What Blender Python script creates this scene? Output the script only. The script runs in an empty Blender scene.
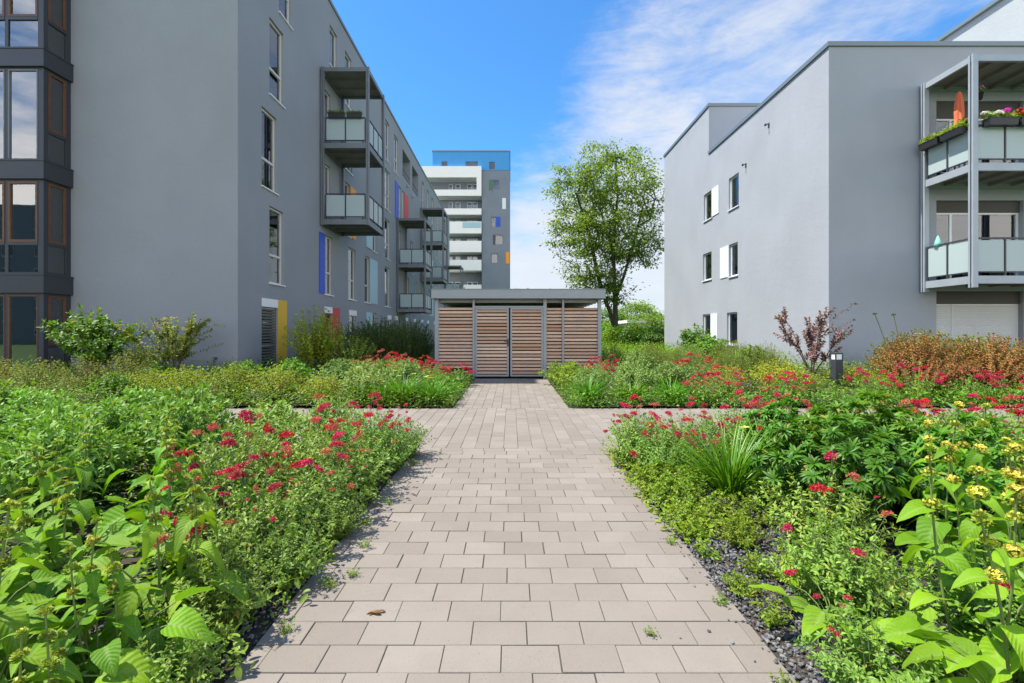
import bpy, bmesh, math, random
import numpy as np
from mathutils import Vector, Matrix
R = math.radians
PI = math.pi
random.seed(7)
RNG = np.random.default_rng(11)
scene = bpy.context.scene
COL = scene.collection
EYE = 1.33
F = 461.0

# ------------------------------------------------------------------ render settings, camera, light
scene.render.engine = 'CYCLES'
scene.cycles.samples = 64
scene.cycles.use_denoising = True
scene.cycles.max_bounces = 8
scene.cycles.transparent_max_bounces = 12
scene.cycles.sample_clamp_indirect = 6.0
scene.view_settings.view_transform = 'Standard'
scene.view_settings.look = 'None'
scene.view_settings.gamma = 1.0
scene.view_settings.use_curve_mapping = False
scene.view_settings.exposure = 1.15

cam = bpy.data.cameras.new('camera')
cam.lens = F / 1024 * 36
cam.sensor_width = 36
cam.shift_x = 1 / 1024
cam.shift_y = -9.5 / 1024
cam.clip_start = 0.05
cam.clip_end = 4000
cam_o = bpy.data.objects.new('camera', cam)
cam_o.location = (0, 0, EYE)
cam_o.rotation_euler = (PI / 2, 0, 0)
COL.objects.link(cam_o)
scene.camera = cam_o

SUNV = Vector((-1.0, 0.03, 1.85)).normalized()
sun = bpy.data.lights.new('sun', 'SUN')
sun.energy = 4.0
sun.angle = R(0.55)
sun.color = (1.0, 0.95, 0.87)
sun_o = bpy.data.objects.new('sun', sun)
sun_o.rotation_euler = SUNV.to_track_quat('Z', 'Y').to_euler()
sun_o.location = (-20, -10, 45)
COL.objects.link(sun_o)


class NT:
    """tiny node helper"""
    def __init__(s, nt):
        s.nt = nt
        s.n = nt.nodes
    def new(s, typ, **kw):
        n = s.n.new(typ)
        for k, v in kw.items():
            if k.startswith('_'):
                n.inputs[int(k[1:])].default_value = v
            else:
                setattr(n, k, v)
        return n
    def link(s, a, b):
        s.nt.links.new(a, b)
    def math(s, op, a, b=None, clamp=False):
        n = s.new('ShaderNodeMath', operation=op, use_clamp=clamp)
        for i, v in enumerate((a, b)):
            if v is None:
                continue
            if isinstance(v, (int, float)):
                n.inputs[i].default_value = v
            else:
                s.link(v, n.inputs[i])
        return n.outputs[0]
    def mix(s, fac, a, b, blend='MIX'):
        n = s.new('ShaderNodeMix', data_type='RGBA', blend_type=blend)
        for i, v in ((0, fac), (6, a), (7, b)):
            if isinstance(v, (int, float)):
                n.inputs[i].default_value = v
            elif isinstance(v, tuple):
                n.inputs[i].default_value = v if len(v) == 4 else (*v, 1)
            else:
                s.link(v, n.inputs[i])
        return n.outputs[2]
    def noise(s, scale, detail=4, rough=.5, vec=None, dist=0.0):
        n = s.new('ShaderNodeTexNoise')
        n.inputs['Scale'].default_value = scale
        n.inputs['Detail'].default_value = detail
        n.inputs['Roughness'].default_value = rough
        n.inputs['Distortion'].default_value = dist
        if vec is not None:
            s.link(vec, n.inputs['Vector'])
        return n.outputs['Fac']
    def ramp(s, fac, stops, interp='LINEAR'):
        n = s.new('ShaderNodeValToRGB')
        cr = n.color_ramp
        cr.interpolation = interp
        while len(cr.elements) < len(stops):
            cr.elements.new(0.5)
        for e, (p, c) in zip(cr.elements, stops):
            e.position = p
            e.color = c if len(c) == 4 else (*c, 1)
        s.link(fac, n.inputs[0])
        return n.outputs[0]
    def smooth(s, v, lo, hi):
        n = s.new('ShaderNodeMapRange', interpolation_type='SMOOTHSTEP')
        n.inputs[1].default_value = lo
        n.inputs[2].default_value = hi
        s.link(v, n.inputs[0])
        return n.outputs[0]


# ---- world: Nishita sky with thin white clouds
world = bpy.data.worlds.new('World')
scene.world = world
world.use_nodes = True
w = NT(world.node_tree)
bg = w.n['Background']
sky = w.new('ShaderNodeTexSky', sky_type='NISHITA')
sky.sun_disc = False
sky.sun_elevation = math.asin(SUNV.z)
sky.sun_rotation = math.atan2(SUNV.x, SUNV.y)
sky.air_density = 1.0
sky.dust_density = 0.3
sky.ozone_density = 1.5
tc = w.new('ShaderNodeTexCoord')
dirv = tc.outputs['Generated']
sep = w.new('ShaderNodeSeparateXYZ')
w.link(dirv, sep.inputs[0])
mp = w.new('ShaderNodeMapping')
mp.inputs['Scale'].default_value = (1.0, 1.0, 2.3)
mp.inputs['Rotation'].default_value = (0, R(-24), 0)
mp.inputs['Location'].default_value = (0.35, 0.2, 0.1)
w.link(dirv, mp.inputs[0])
n1 = w.noise(3.2, 10, .62, mp.outputs[0], .35)
n2 = w.noise(9.0, 8, .65, mp.outputs[0], .2)
def dir_of(px, py):
    v = Vector(((px - 511) / F, 1, (332 - py) / F))
    return v.normalized()
def spot(px, py, lo, hi):
    d = w.new('ShaderNodeVectorMath', operation='DOT_PRODUCT')
    nrm = w.new('ShaderNodeVectorMath', operation='NORMALIZE')
    w.link(dirv, nrm.inputs[0])
    w.link(nrm.outputs[0], d.inputs[0])
    d.inputs[1].default_value = dir_of(px, py)
    return w.smooth(d.outputs['Value'], math.cos(R(lo)), math.cos(R(hi)))
cover = w.math('MULTIPLY', spot(960, 0, 44, 10), .17)
cover = w.math('ADD', cover, w.math('MULTIPLY', spot(730, 60, 18, 1), .10))
cover = w.math('ADD', cover, w.math('MULTIPLY', spot(600, 230, 19, 3), .22))
low = w.smooth(sep.outputs['Z'], .42, .02)
cover = w.math('ADD', cover, w.math('MULTIPLY', low, .34))
cover = w.math('SUBTRACT', cover, w.math('MULTIPLY', spot(430, 60, 22, 4), .07))
cover = w.math('ADD', cover, w.math('MULTIPLY', w.smooth(sep.outputs['Y'], .1, -.4), .17))  # extra cloud cover behind the viewpoint, added to lift the fill light
shape = w.math('ADD', w.math('MULTIPLY', n1, .72), w.math('MULTIPLY', n2, .28))
wmap = w.new('ShaderNodeMapping')
wmap.inputs['Scale'].default_value = (1.6, 1.2, 6.0)
wmap.inputs['Rotation'].default_value = (0, R(-30), 0)
w.link(dirv, wmap.inputs[0])
n3 = w.noise(3.4, 9, .68, wmap.outputs[0], .5)
shape = w.math('ADD', w.math('MULTIPLY', shape, .64), w.math('MULTIPLY', n3, .40))
cl = w.math('MULTIPLY', w.smooth(w.math('ADD', shape, cover), .585, .97), .92)
cl = w.math('MULTIPLY', cl, w.smooth(sep.outputs['Z'], -.05, .02))
skyc = w.mix(1.0, sky.outputs[0], (0.27, 0.575, 0.80), 'MULTIPLY')
cloudc = w.mix(n2, (2.25, 2.4, 2.65), (2.8, 2.85, 2.95))
# clouds behind the viewpoint, brightened as added fill light for camera-facing walls
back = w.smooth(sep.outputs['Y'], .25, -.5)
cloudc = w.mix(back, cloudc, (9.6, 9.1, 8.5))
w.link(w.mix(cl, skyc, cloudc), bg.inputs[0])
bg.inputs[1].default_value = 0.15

# ------------------------------------------------------------------ materials
def M(name, col, rough=.6, metal=0., spec=.4, bump=0., bscale=40, mottle=0., mscale=1.5):
    m = bpy.data.materials.new(name)
    m.use_nodes = True
    t = NT(m.node_tree)
    p = t.n['Principled BSDF']
    p.inputs['Base Color'].default_value = (*col, 1)
    p.inputs['Roughness'].default_value = rough
    p.inputs['Metallic'].default_value = metal
    p.inputs['Specular IOR Level'].default_value = spec
    tcn = t.new('ShaderNodeTexCoord')
    if mottle:
        a = t.noise(mscale, 6, .6, tcn.outputs['Object'])
        b = t.noise(mscale * 14, 3, .6, tcn.outputs['Object'])
        f = t.math('ADD', t.math('MULTIPLY', a, .7), t.math('MULTIPLY', b, .3))
        f = t.smooth(f, .25, .75)
        t.link(t.mix(f, tuple(c * (1 - mottle) for c in col), tuple(min(1, c * (1 + mottle)) for c in col)), p.inputs['Base Color'])
    if bump:
        bn = t.new('ShaderNodeBump')
        bn.inputs['Strength'].default_value = bump
        bn.inputs['Distance'].default_value = .01
        t.link(t.noise(bscale, 5, .6, tcn.outputs['Object']), bn.inputs['Height'])
        t.link(bn.outputs[0], p.inputs['Normal'])
    return m

def stucco(name, col):
    m = bpy.data.materials.new(name)
    m.use_nodes = True
    t = NT(m.node_tree)
    p = t.n['Principled BSDF']
    p.inputs['Roughness'].default_value = .9
    p.inputs['Specular IOR Level'].default_value = .2
    tcn = t.new('ShaderNodeTexCoord')
    o = tcn.outputs['Object']
    big = t.noise(.45, 4, .55, o)
    st = t.new('ShaderNodeMapping')
    st.inputs['Scale'].default_value = (2.2, 2.2, .18)
    t.link(o, st.inputs[0])
    streak = t.noise(1.1, 5, .6, st.outputs[0])
    fine = t.noise(90, 2, .6, o)
    f = t.math('ADD', t.math('MULTIPLY', big, .5), t.math('ADD', t.math('MULTIPLY', streak, .10), t.math('MULTIPLY', fine, .40)))
    f = t.smooth(f, .3, .7)
    c = t.mix(f, tuple(c * .92 for c in col), tuple(c * 1.07 for c in col))
    sp = t.new('ShaderNodeSeparateXYZ')
    t.link(o, sp.inputs[0])
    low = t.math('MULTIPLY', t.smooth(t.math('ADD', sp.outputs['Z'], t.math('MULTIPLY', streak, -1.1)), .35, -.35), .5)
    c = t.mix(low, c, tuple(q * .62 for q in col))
    spk = t.smooth(t.noise(38, 3, .7, o), .66, .76)
    c = t.mix(t.math('MULTIPLY', spk, .22), c, tuple(q * .7 for q in col))
    t.link(c, p.inputs['Base Color'])
    bn = t.new('ShaderNodeBump')
    bn.inputs['Strength'].default_value = .8
    bn.inputs['Distance'].default_value = .008
    hgt = t.math('ADD', t.math('ADD', t.noise(120, 3, .6, o), t.math('MULTIPLY', t.noise(6, 3, .5, o), .9)), t.noise(28, 4, .65, o))
    t.link(hgt, bn.inputs['Height'])
    t.link(bn.outputs[0], p.inputs['Normal'])
    return m

def leafmat(name, c1, c2, rough=.5, trans=.32, vein=0., rib=.25, spec=.35, tip=None):
    m = bpy.data.materials.new(name)
    m.use_nodes = True
    t = NT(m.node_tree)
    p = t.n['Principled BSDF']
    out = t.n['Material Output']
    a = t.new('ShaderNodeAttribute', attribute_name='tint')
    s = t.new('ShaderNodeAttribute', attribute_name='leaf_s')
    tt = t.new('ShaderNodeAttribute', attribute_name='leaf_t')
    oi = t.new('ShaderNodeObjectInfo')
    c = t.mix(a.outputs['Fac'], c1, c2)
    if rib and not vein:
        c = t.mix(t.math('MULTIPLY', t.math('GREATER_THAN', a.outputs['Fac'], .992), .7), c, (.34, .26, .05))
    if tip:
        c = t.mix(t.math('MULTIPLY', t.smooth(tt.outputs['Fac'], .3, 1.0), tip[1]), c, tip[0])
    sa = t.math('ABSOLUTE', s.outputs['Fac'])
    if rib:
        c = t.mix(t.math('MULTIPLY', t.smooth(sa, .22, .02), rib), c, (0.30, 0.38, 0.13))
    if vein:
        ph = t.math('MULTIPLY', t.math('SUBTRACT', tt.outputs['Fac'], t.math('MULTIPLY', sa, .30)), 8.5 * 2 * PI)
        wv = t.math('SINE', ph)
        tcn = t.new('ShaderNodeTexCoord')
        fine = t.noise(70, 3, .6, tcn.outputs['Object'])
        hgt = t.math('ADD', t.math('MULTIPLY', wv, .6), t.math('MULTIPLY', fine, 1.4))
        bn = t.new('ShaderNodeBump')
        bn.inputs['Strength'].default_value = vein
        bn.inputs['Distance'].default_value = .008
        t.link(hgt, bn.inputs['Height'])
        t.link(bn.outputs[0], p.inputs['Normal'])
        vl = t.math('MULTIPLY', t.smooth(wv, .82, 1.0), .13)
        c = t.mix(vl, c, (0.26, 0.36, 0.10))
        c = t.mix(t.math('MULTIPLY', t.smooth(fine, .55, .75), .25), c, tuple(x * .6 for x in c1))
    hs = t.new('ShaderNodeHueSaturation')
    mr = t.new('ShaderNodeMapRange', _3=.485, _4=.515)
    t.link(oi.outputs['Random'], mr.inputs[0])
    t.link(mr.outputs[0], hs.inputs['Hue'])
    mr2 = t.new('ShaderNodeMapRange', _3=.85, _4=1.15)
    t.link(t.math('FRACT', t.math('MULTIPLY', oi.outputs['Random'], 17.3)), mr2.inputs[0])
    t.link(mr2.outputs[0], hs.inputs['Value'])
    t.link(c, hs.inputs['Color'])
    c = hs.outputs[0]
    t.link(c, p.inputs['Base Color'])
    p.inputs['Roughness'].default_value = rough
    p.inputs['Specular IOR Level'].default_value = spec
    tr = t.new('ShaderNodeBsdfTranslucent')
    t.link(t.mix(1.0, c, (1.5, 1.5, .6), 'MULTIPLY'), tr.inputs[0])
    mx = t.new('ShaderNodeMixShader', _0=trans)
    t.link(p.outputs[0], mx.inputs[1])
    t.link(tr.outputs[0], mx.inputs[2])
    t.link(mx.outputs[0], out.inputs[0])
    return m

def glassmat(name, tint=(.85, .92, .9), refl=.10):
    m = bpy.data.materials.new(name)
    m.use_nodes = True
    t = NT(m.node_tree)
    t.n.remove(t.n['Principled BSDF'])
    tr = t.new('ShaderNodeBsdfTransparent')
    tr.inputs[0].default_value = (*tint, 1)
    gl = t.new('ShaderNodeBsdfGlossy')
    gl.inputs['Roughness'].default_value = .015
    gl.inputs[0].default_value = (.95, .97, 1, 1)
    fr = t.new('ShaderNodeFresnel', _0=1.5)
    fac = t.math('ADD', t.math('MULTIPLY', fr.outputs[0], 1.4), refl, True)
    tcn = t.new('ShaderNodeTexCoord')
    bn = t.new('ShaderNodeBump')
    bn.inputs['Strength'].default_value = .05
    bn.inputs['Distance'].default_value = .01
    t.link(t.noise(1.3, 1, .5, tcn.outputs['Object']), bn.inputs['Height'])
    t.link(bn.outputs[0], gl.inputs['Normal'])
    mx = t.new('ShaderNodeMixShader')
    t.link(fac, mx.inputs[0])
    t.link(tr.outputs[0], mx.inputs[1])
    t.link(gl.outputs[0], mx.inputs[2])
    t.link(mx.outputs[0], t.n['Material Output'].inputs[0])
    return m

def frostmat(name, col):
    m = bpy.data.materials.new(name)
    m.use_nodes = True
    t = NT(m.node_tree)
    p = t.n['Principled BSDF']
    p.inputs['Base Color'].default_value = (*col, 1)
    p.inputs['Roughness'].default_value = .22
    tr = t.new('ShaderNodeBsdfTranslucent')
    tr.inputs[0].default_value = (*col, 1)
    mx = t.new('ShaderNodeMixShader', _0=.45)
    t.link(p.outputs[0], mx.inputs[1])
    t.link(tr.outputs[0], mx.inputs[2])
    t.link(mx.outputs[0], t.n['Material Output'].inputs[0])
    return m

def pavermat():
    m = bpy.data.materials.new('concrete_paver')
    m.use_nodes = True
    t = NT(m.node_tree)
    p = t.n['Principled BSDF']
    p.inputs['Roughness'].default_value = .85
    p.inputs['Specular IOR Level'].default_value = .25
    a = t.new('ShaderNodeAttribute', attribute_name='tint')
    tcn = t.new('ShaderNodeTexCoord')
    o = tcn.outputs['Object']
    c = t.mix(a.outputs['Fac'], (.206, .176, .146), (.256, .222, .186))
    big = t.smooth(t.noise(1.1, 6, .65, o), .35, .7)
    c = t.mix(t.math('MULTIPLY', big, .5), c, (.178, .150, .120))
    sp = t.smooth(t.noise(230, 3, .8, o), .54, .70)
    c = t.mix(t.math('MULTIPLY', sp, .75), c, (.125, .108, .09))
    pit = t.smooth(t.noise(110, 2, .5, o), .665, .74)
    c = t.mix(t.math('MULTIPLY', pit, .65), c, (.10, .085, .07))
    st = t.smooth(t.noise(7, 5, .7, o), .60, .78)
    c = t.mix(t.math('MULTIPLY', st, .5), c, (.15, .132, .105))
    t.link(c, p.inputs['Base Color'])
    bn = t.new('ShaderNodeBump')
    bn.inputs['Strength'].default_value = .4
    bn.inputs['Distance'].default_value = .003
    t.link(t.math('SUBTRACT', t.noise(200, 4, .75, o), pit), bn.inputs['Height'])
    t.link(bn.outputs[0], p.inputs['Normal'])
    return m

def tintmat(name, c1, c2, rough=.8, bump=.4, bscale=120, grain=None):
    m = bpy.data.materials.new(name)
    m.use_nodes = True
    t = NT(m.node_tree)
    p = t.n['Principled BSDF']
    p.inputs['Roughness'].default_value = rough
    p.inputs['Specular IOR Level'].default_value = .25
    a = t.new('ShaderNodeAttribute', attribute_name='tint')
    tcn = t.new('ShaderNodeTexCoord')
    o = tcn.outputs['Object']
    f = a.outputs['Fac']
    c = t.mix(f, c1, c2)
    if grain:
        mpn = t.new('ShaderNodeMapping')
        mpn.inputs['Scale'].default_value = grain
        t.link(o, mpn.inputs[0])
        g = t.noise(6, 6, .65, mpn.outputs[0], .3)
        c = t.mix(t.math('MULTIPLY', t.smooth(g, .42, .7), .55), c, tuple(x * .45 for x in c1))
        g2 = t.noise(1.6, 3, .6, o)
        c = t.mix(t.math('MULTIPLY', t.smooth(g2, .45, .75), .45), c, (.36, .31, .27))
    t.link(c, p.inputs['Base Color'])
    bn = t.new('ShaderNodeBump')
    bn.inputs['Strength'].default_value = bump
    bn.inputs['Distance'].default_value = .004
    t.link(t.noise(bscale, 4, .6, o), bn.inputs['Height'])
    t.link(bn.outputs[0], p.inputs['Normal'])
    return m

MAT = dict(
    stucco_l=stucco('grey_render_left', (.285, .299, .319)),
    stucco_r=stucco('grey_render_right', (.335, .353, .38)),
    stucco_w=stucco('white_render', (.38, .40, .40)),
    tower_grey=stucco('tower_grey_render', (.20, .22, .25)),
    tower_white=M('tower_white_render', (.84, .79, .74), .8, mottle=.03),
    tower_blue=M('tower_blue_render', (.08, .30, .60), .9, spec=.1, mottle=.05),
    reveal=M('white_reveal', (.72, .73, .74), .7),
    frame=M('cream_window_frame', (.60, .56, .50), .45),
    frame_white=M('white_window_frame', (.75, .76, .76), .4),
    frame_red=M('red_window_frame', (.42, .05, .05), .45),
    wood_sash=M('wooden_sash', (.13, .06, .03), .5, mottle=.2, mscale=8),
    anthracite=M('anthracite_cladding', (.042, .046, .055), .45, mottle=.06),
    steel=M('galvanised_steel', (.17, .185, .20), .5, .35, mottle=.12, mscale=3),
    steel_light=M('light_galvanised_steel', (.33, .365, .395), .5, .25, mottle=.08, mscale=3),
    steel_dark=M('dark_steel', (.055, .06, .068), .5, .2),
    coping=M('zinc_coping', (.20, .235, .24), .45, .4),
    under=M('balcony_underside', (.20, .19, .17), .7, mottle=.2, mscale=2),
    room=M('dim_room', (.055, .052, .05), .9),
    curtain=M('curtain_cloth', (.62, .61, .58), .9),
    curtain_warm=M('warm_curtain_cloth', (.33, .20, .15), .9),
    blind=M('pale_blind', (.55, .62, .60), .6),
    blind_reflection_teal=M('teal_blind_and_reflection', (.16, .36, .33), .6),
    shutter=M('white_roller_shutter', (.52, .53, .53), .55),
    louver=M('grey_louver', (.12, .125, .13), .5, .3),
    yellow=M('yellow_panel', (.70, .42, .02), .5, mottle=.04),
    blue=M('blue_panel', (.012, .07, .50), .5, mottle=.04),
    red=M('red_panel', (.50, .035, .03), .5, mottle=.04),
    orange=M('orange_panel', (.80, .28, .02), .5, mottle=.04),
    lblue=M('pale_blue_panel', (.34, .50, .55), .5, mottle=.03),
    white_panel=M('white_panel', (.66, .70, .70), .5),
    green=M('green_panel', (.05, .16, .07), .5),
    brown_panel=M('dark_brown_panel', (.07, .065, .06), .7),
    glass=glassmat('window_glass', refl=.04),
    glass_bright=glassmat('reflective_glass', (.55, .78, .78), .15),
    glass_tower=glassmat('far_window_glass', (.5, .55, .6), .04),
    frost=frostmat('frosted_glass', (.60, .70, .69)),
    frost_far=frostmat('frosted_glass_far', (.36, .44, .46)),
    paver=pavermat(),
    joint=M('joint_sand', (.085, .074, .054), .95, bump=.5, bscale=200, mottle=.5, mscale=2.2),
    soil=M('dark_soil', (.045, .034, .025), .95, bump=1., bscale=45, mottle=.4, mscale=6),
    gravel=tintmat('basalt_gravel', (.06, .061, .065), (.27, .265, .255), .85, .6, 90),
    lawn=M('lawn', (.07, .13, .03), .9, bump=.8, bscale=20, mottle=.3, mscale=.5),
    slat=tintmat('larch_slat', (.46, .255, .155), (.74, .53, .40), .75, .3, 60, (1.2, 12, 30)),
    shed_steel=M('shed_grey_metal', (.27, .285, .295), .5, .3, mottle=.06, mscale=3),
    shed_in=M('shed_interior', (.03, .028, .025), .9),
    bark=tintmat('tree_bark', (.05, .042, .034), (.11, .095, .075), .9, 1.0, 22),
    twig=tintmat('shrub_twig', (.10, .075, .045), (.17, .12, .08), .9, .4, 80),
    stem=tintmat('green_stem', (.09, .14, .035), (.17, .22, .06), .6, .1, 80),
    stem_grey=tintmat('grey_green_stem', (.13, .17, .075), (.22, .27, .13), .6, .1, 80),
    planter=M('black_planter', (.02, .02, .022), .5),
    lamp_glass=M('opal_lamp_glass', (.80, .82, .80), .25),
    umbrella=M('orange_umbrella_cloth', (.75, .17, .07), .8, mottle=.1, mscale=6),
    mint=M('mint_green_cloth', (.20, .55, .42), .7),
)
# foliage
MAT.update(
    phlomis=leafmat('phlomis_leaf', (0.0852, 0.1964, 0.0092), (0.1914, 0.3537, 0.0158), .6, .32, .22, .3, .25),
    phlomis_r=leafmat('bright_phlomis_leaf', (0.1203, 0.2526, 0.0082), (0.2407, 0.4071, 0.0152), .58, .36, .22, .3, .25),
    sage=leafmat('sage_leaf', (0.1141, 0.2275, 0.0295), (0.228, 0.3958, 0.0492), .55, .25, 0, .15),
    sage_grey=leafmat('grey_sage_leaf', (0.1384, 0.226, 0.0505), (0.2695, 0.3874, 0.0909), .6, .22, 0, .15),
    valerian=leafmat('valerian_leaf', (0.114, 0.2106, 0.0246), (0.247, 0.393, 0.0498), .5, .26, 0, .12),
    daylily=leafmat('daylily_blade', (0.057, 0.1684, 0.0088), (0.1457, 0.3298, 0.0129), .38, .30, 0, .0, .45),
    cutleaf=leafmat('cut_leaf', (0.0506, 0.1473, 0.0094), (0.1077, 0.2667, 0.0146), .45, .30, 0, .15),
    lime=leafmat('lime_leaf', (0.1298, 0.224, 0.014), (0.2596, 0.3696, 0.0245), .5, .35, 0, .1),
    mid=leafmat('mid_green_leaf', (0.0633, 0.1544, 0.0105), (0.171, 0.3157, 0.0188), .5, .30, 0, .1),
    dark=leafmat('dark_green_leaf', (0.0278, 0.0773, 0.0071), (0.0761, 0.1615, 0.0117), .5, .2, 0, .05),
    potentilla=leafmat('potentilla_leaf', (0.1583, 0.2369, 0.0103), (0.3958, 0.4386, 0.016), .5, .30, 0, .0),
    rust=leafmat('rust_leaf', (0.085, 0.13, 0.022), (0.50, 0.20, 0.055), .6, .25, 0, .0),
    russet=leafmat('russet_green_leaf', (0.1273, 0.1914, 0.0155), (0.2777, 0.2711, 0.0373), .55, .28, 0, .0),
    purple=leafmat('purple_leaf', (0.13, 0.055, 0.06), (0.28, 0.155, 0.155), .45, .2, 0, .1),
    herb=leafmat('olive_herb_leaf', (0.114, 0.1684, 0.0146), (0.2534, 0.2807, 0.0352), .6, .25, 0, .0),
    tree=leafmat('tree_leaf', (0.11, 0.185, 0.02), (0.26, 0.34, 0.036), .5, .45, 0, .0),
    far=leafmat('far_leaf', (0.0887, 0.1965, 0.0105), (0.2026, 0.3509, 0.0175), .6, .35, 0, .0),
    redflower=leafmat('crimson_petal', (.36, .012, .040), (.58, .038, .095), .6, .25, 0, .0, .2),
    redfade=leafmat('faded_red_petal', (.36, .06, .05), (.55, .16, .10), .6, .25, 0, .0, .2),
    yellowpetal=leafmat('yellow_petal', (.60, .49, .04), (.76, .70, .16), .6, .25, 0, .0, .2),
    whorl=leafmat('whorl_calyx', (.24, .33, .045), (.42, .48, .09), .6, .2, 0, .0, .2),
    white=leafmat('white_petal', (.62, .62, .58), (.85, .85, .82), .6, .2, 0, .0, .2),
    magenta=leafmat('magenta_petal', (.55, .03, .40), (.70, .08, .55), .6, .2, 0, .0, .2),
    orangepetal=leafmat('orange_petal', (.75, .16, .02), (.85, .40, .03), .6, .2, 0, .0, .2),
    cream=leafmat('cream_cluster', (.34, .32, .14), (.50, .42, .22), .6, .2, 0, .0, .2),
    deadleaf=leafmat('dry_leaf', (.17, .085, .03), (.25, .17, .06), .7, .2, 0, .2, .2),
)

# ------------------------------------------------------------------ object helpers
def link_mesh(name, me, parent=None, mats=None):
    o = bpy.data.objects.new(name, me)
    COL.objects.link(o)
    if mats is not None:
        me.materials.clear()
        for m in (mats if isinstance(mats, (list, tuple)) else [mats]):
            me.materials.append(m)
    if parent is not None:
        o.parent = parent
        if parent.parent is None and parent.type == 'EMPTY' and parent.get('_w'):
            o.matrix_parent_inverse = Matrix.Translation(parent.location).inverted()
    return o

def thing(name, label, cat, loc=(0, 0, 0), group=None, world=True):
    """an Empty at the thing's base; children made with world=True are modelled in world coordinates"""
    o = bpy.data.objects.new(name, None)
    o.empty_display_size = .1
    o.location = loc
    COL.objects.link(o)
    o['label'] = label
    o['category'] = cat
    if group:
        o['group'] = group
    if world:
        o['_w'] = 1
    return o

def tag(o, label=None, cat=None, group=None, kind=None):
    for k, v in (('label', label), ('category', cat), ('group', group), ('kind', kind)):
        if v:
            o[k] = v
    return o

def copy_tree(o, parent=None):
    c = o.copy()
    COL.objects.link(c)
    if parent is not None:
        c.parent = parent
    for ch in KIDS.get(o.name, []):
        copy_tree(ch, c)
    return c
KIDS = {}

class BM:
    """collect boxes/bars into one mesh; recalculates normals on build"""
    def __init__(s):
        s.b = bmesh.new()
    def quad(s, pts, mi=0):
        f = s.b.faces.new([s.b.verts.new(p) for p in pts])
        f.material_index = mi
        return f
    def hexa(s, c, mi=0):
        v = [s.b.verts.new(p) for p in c]
        for idx in ((0, 3, 2, 1), (4, 5, 6, 7), (0, 1, 5, 4), (1, 2, 6, 5), (2, 3, 7, 6), (3, 0, 4, 7)):
            s.b.faces.new([v[i] for i in idx]).material_index = mi
    def box(s, x0, x1, y0, y1, z0, z1, mi=0):
        s.hexa([(x0, y0, z0), (x1, y0, z0), (x1, y1, z0), (x0, y1, z0), (x0, y0, z1), (x1, y0, z1), (x1, y1, z1), (x0, y1, z1)], mi)
    def tube(s, pts, r, n=6, mi=0, cap=True):
        pts = [Vector(p) for p in pts]
        rr = r if isinstance(r, (list, tuple)) else [r] * len(pts)
        rings = []
        for i, p in enumerate(pts):
            d = (pts[min(i + 1, len(pts) - 1)] - pts[max(i - 1, 0)]).normalized()
            a = d.cross(Vector((0, 0, 1)) if abs(d.z) < .9 else Vector((1, 0, 0))).normalized()
            b = d.cross(a)
            rings.append([s.b.verts.new(p + (a * math.cos(2 * PI * k / n) + b * math.sin(2 * PI * k / n)) * rr[i]) for k in range(n)])
        for q, w_ in zip(rings, rings[1:]):
            for k in range(n):
                f = s.b.faces.new([q[k], q[(k + 1) % n], w_[(k + 1) % n], w_[k]])
                f.material_index = mi
                f.smooth = True
        if cap:
            s.b.faces.new(rings[0][::-1]).material_index = mi
            s.b.faces.new(rings[-1]).material_index = mi
    def lathe(s, cx, cy, prof, n=12, mi=0):
        s.tube([(cx, cy, z) for r, z in prof], [r for r, z in prof], n, mi)
    def build(s, name, mats, parent=None, recalc=True, bevel=0.):
        if bevel:
            bmesh.ops.bevel(s.b, geom=s.b.edges[:], offset=bevel, segments=1, affect='EDGES')
        if recalc:
            bmesh.ops.recalc_face_normals(s.b, faces=s.b.faces[:])
        me = bpy.data.meshes.new(name)
        s.b.to_mesh(me)
        s.b.free()
        return link_mesh(name, me, parent, mats)

class Wall:
    """wall coordinates: u along the wall, d out of it, z up"""
    def __init__(s, O, U, N):
        s.O, s.U, s.N = Vector((*O, 0)), Vector((*U, 0)), Vector((*N, 0))
    def p(s, u, d, z):
        q = s.O + s.U * u + s.N * d
        return (q.x, q.y, z)
    def box(s, bm, u0, u1, d0, d1, z0, z1, mi=0):
        bm.hexa([s.p(u0, d0, z0), s.p(u1, d0, z0), s.p(u1, d1, z0), s.p(u0, d1, z0), s.p(u0, d0, z1), s.p(u1, d0, z1), s.p(u1, d1, z1), s.p(u0, d1, z1)], mi)
    def panel(s, bm, w_, z0, z1, holes, reveal=.16, rmi=0):
        us = sorted({0, w_} | {h[0] for h in holes} | {h[1] for h in holes})
        zs = sorted({z0, z1} | {h[2] for h in holes} | {h[3] for h in holes})
        for a, b in zip(us, us[1:]):
            for c, d in zip(zs, zs[1:]):
                mu, mz = (a + b) / 2, (c + d) / 2
                if any(h[0] < mu < h[1] and h[2] < mz < h[3] for h in holes):
                    continue
                bm.quad([s.p(a, 0, c), s.p(b, 0, c), s.p(b, 0, d), s.p(a, 0, d)])
        for h in holes:
            u0, u1, c, d = h[:4]
            rv = h[4] if len(h) > 4 else reveal
            for q in ([(u0, 0, c), (u0, -rv, c), (u0, -rv, d), (u0, 0, d)], [(u1, 0, c), (u1, -rv, c), (u1, -rv, d), (u1, 0, d)],
                      [(u0, 0, c), (u1, 0, c), (u1, -rv, c), (u0, -rv, c)], [(u0, 0, d), (u1, 0, d), (u1, -rv, d), (u0, -rv, d)]):
                bm.quad([s.p(*x) for x in q], rmi)

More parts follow.
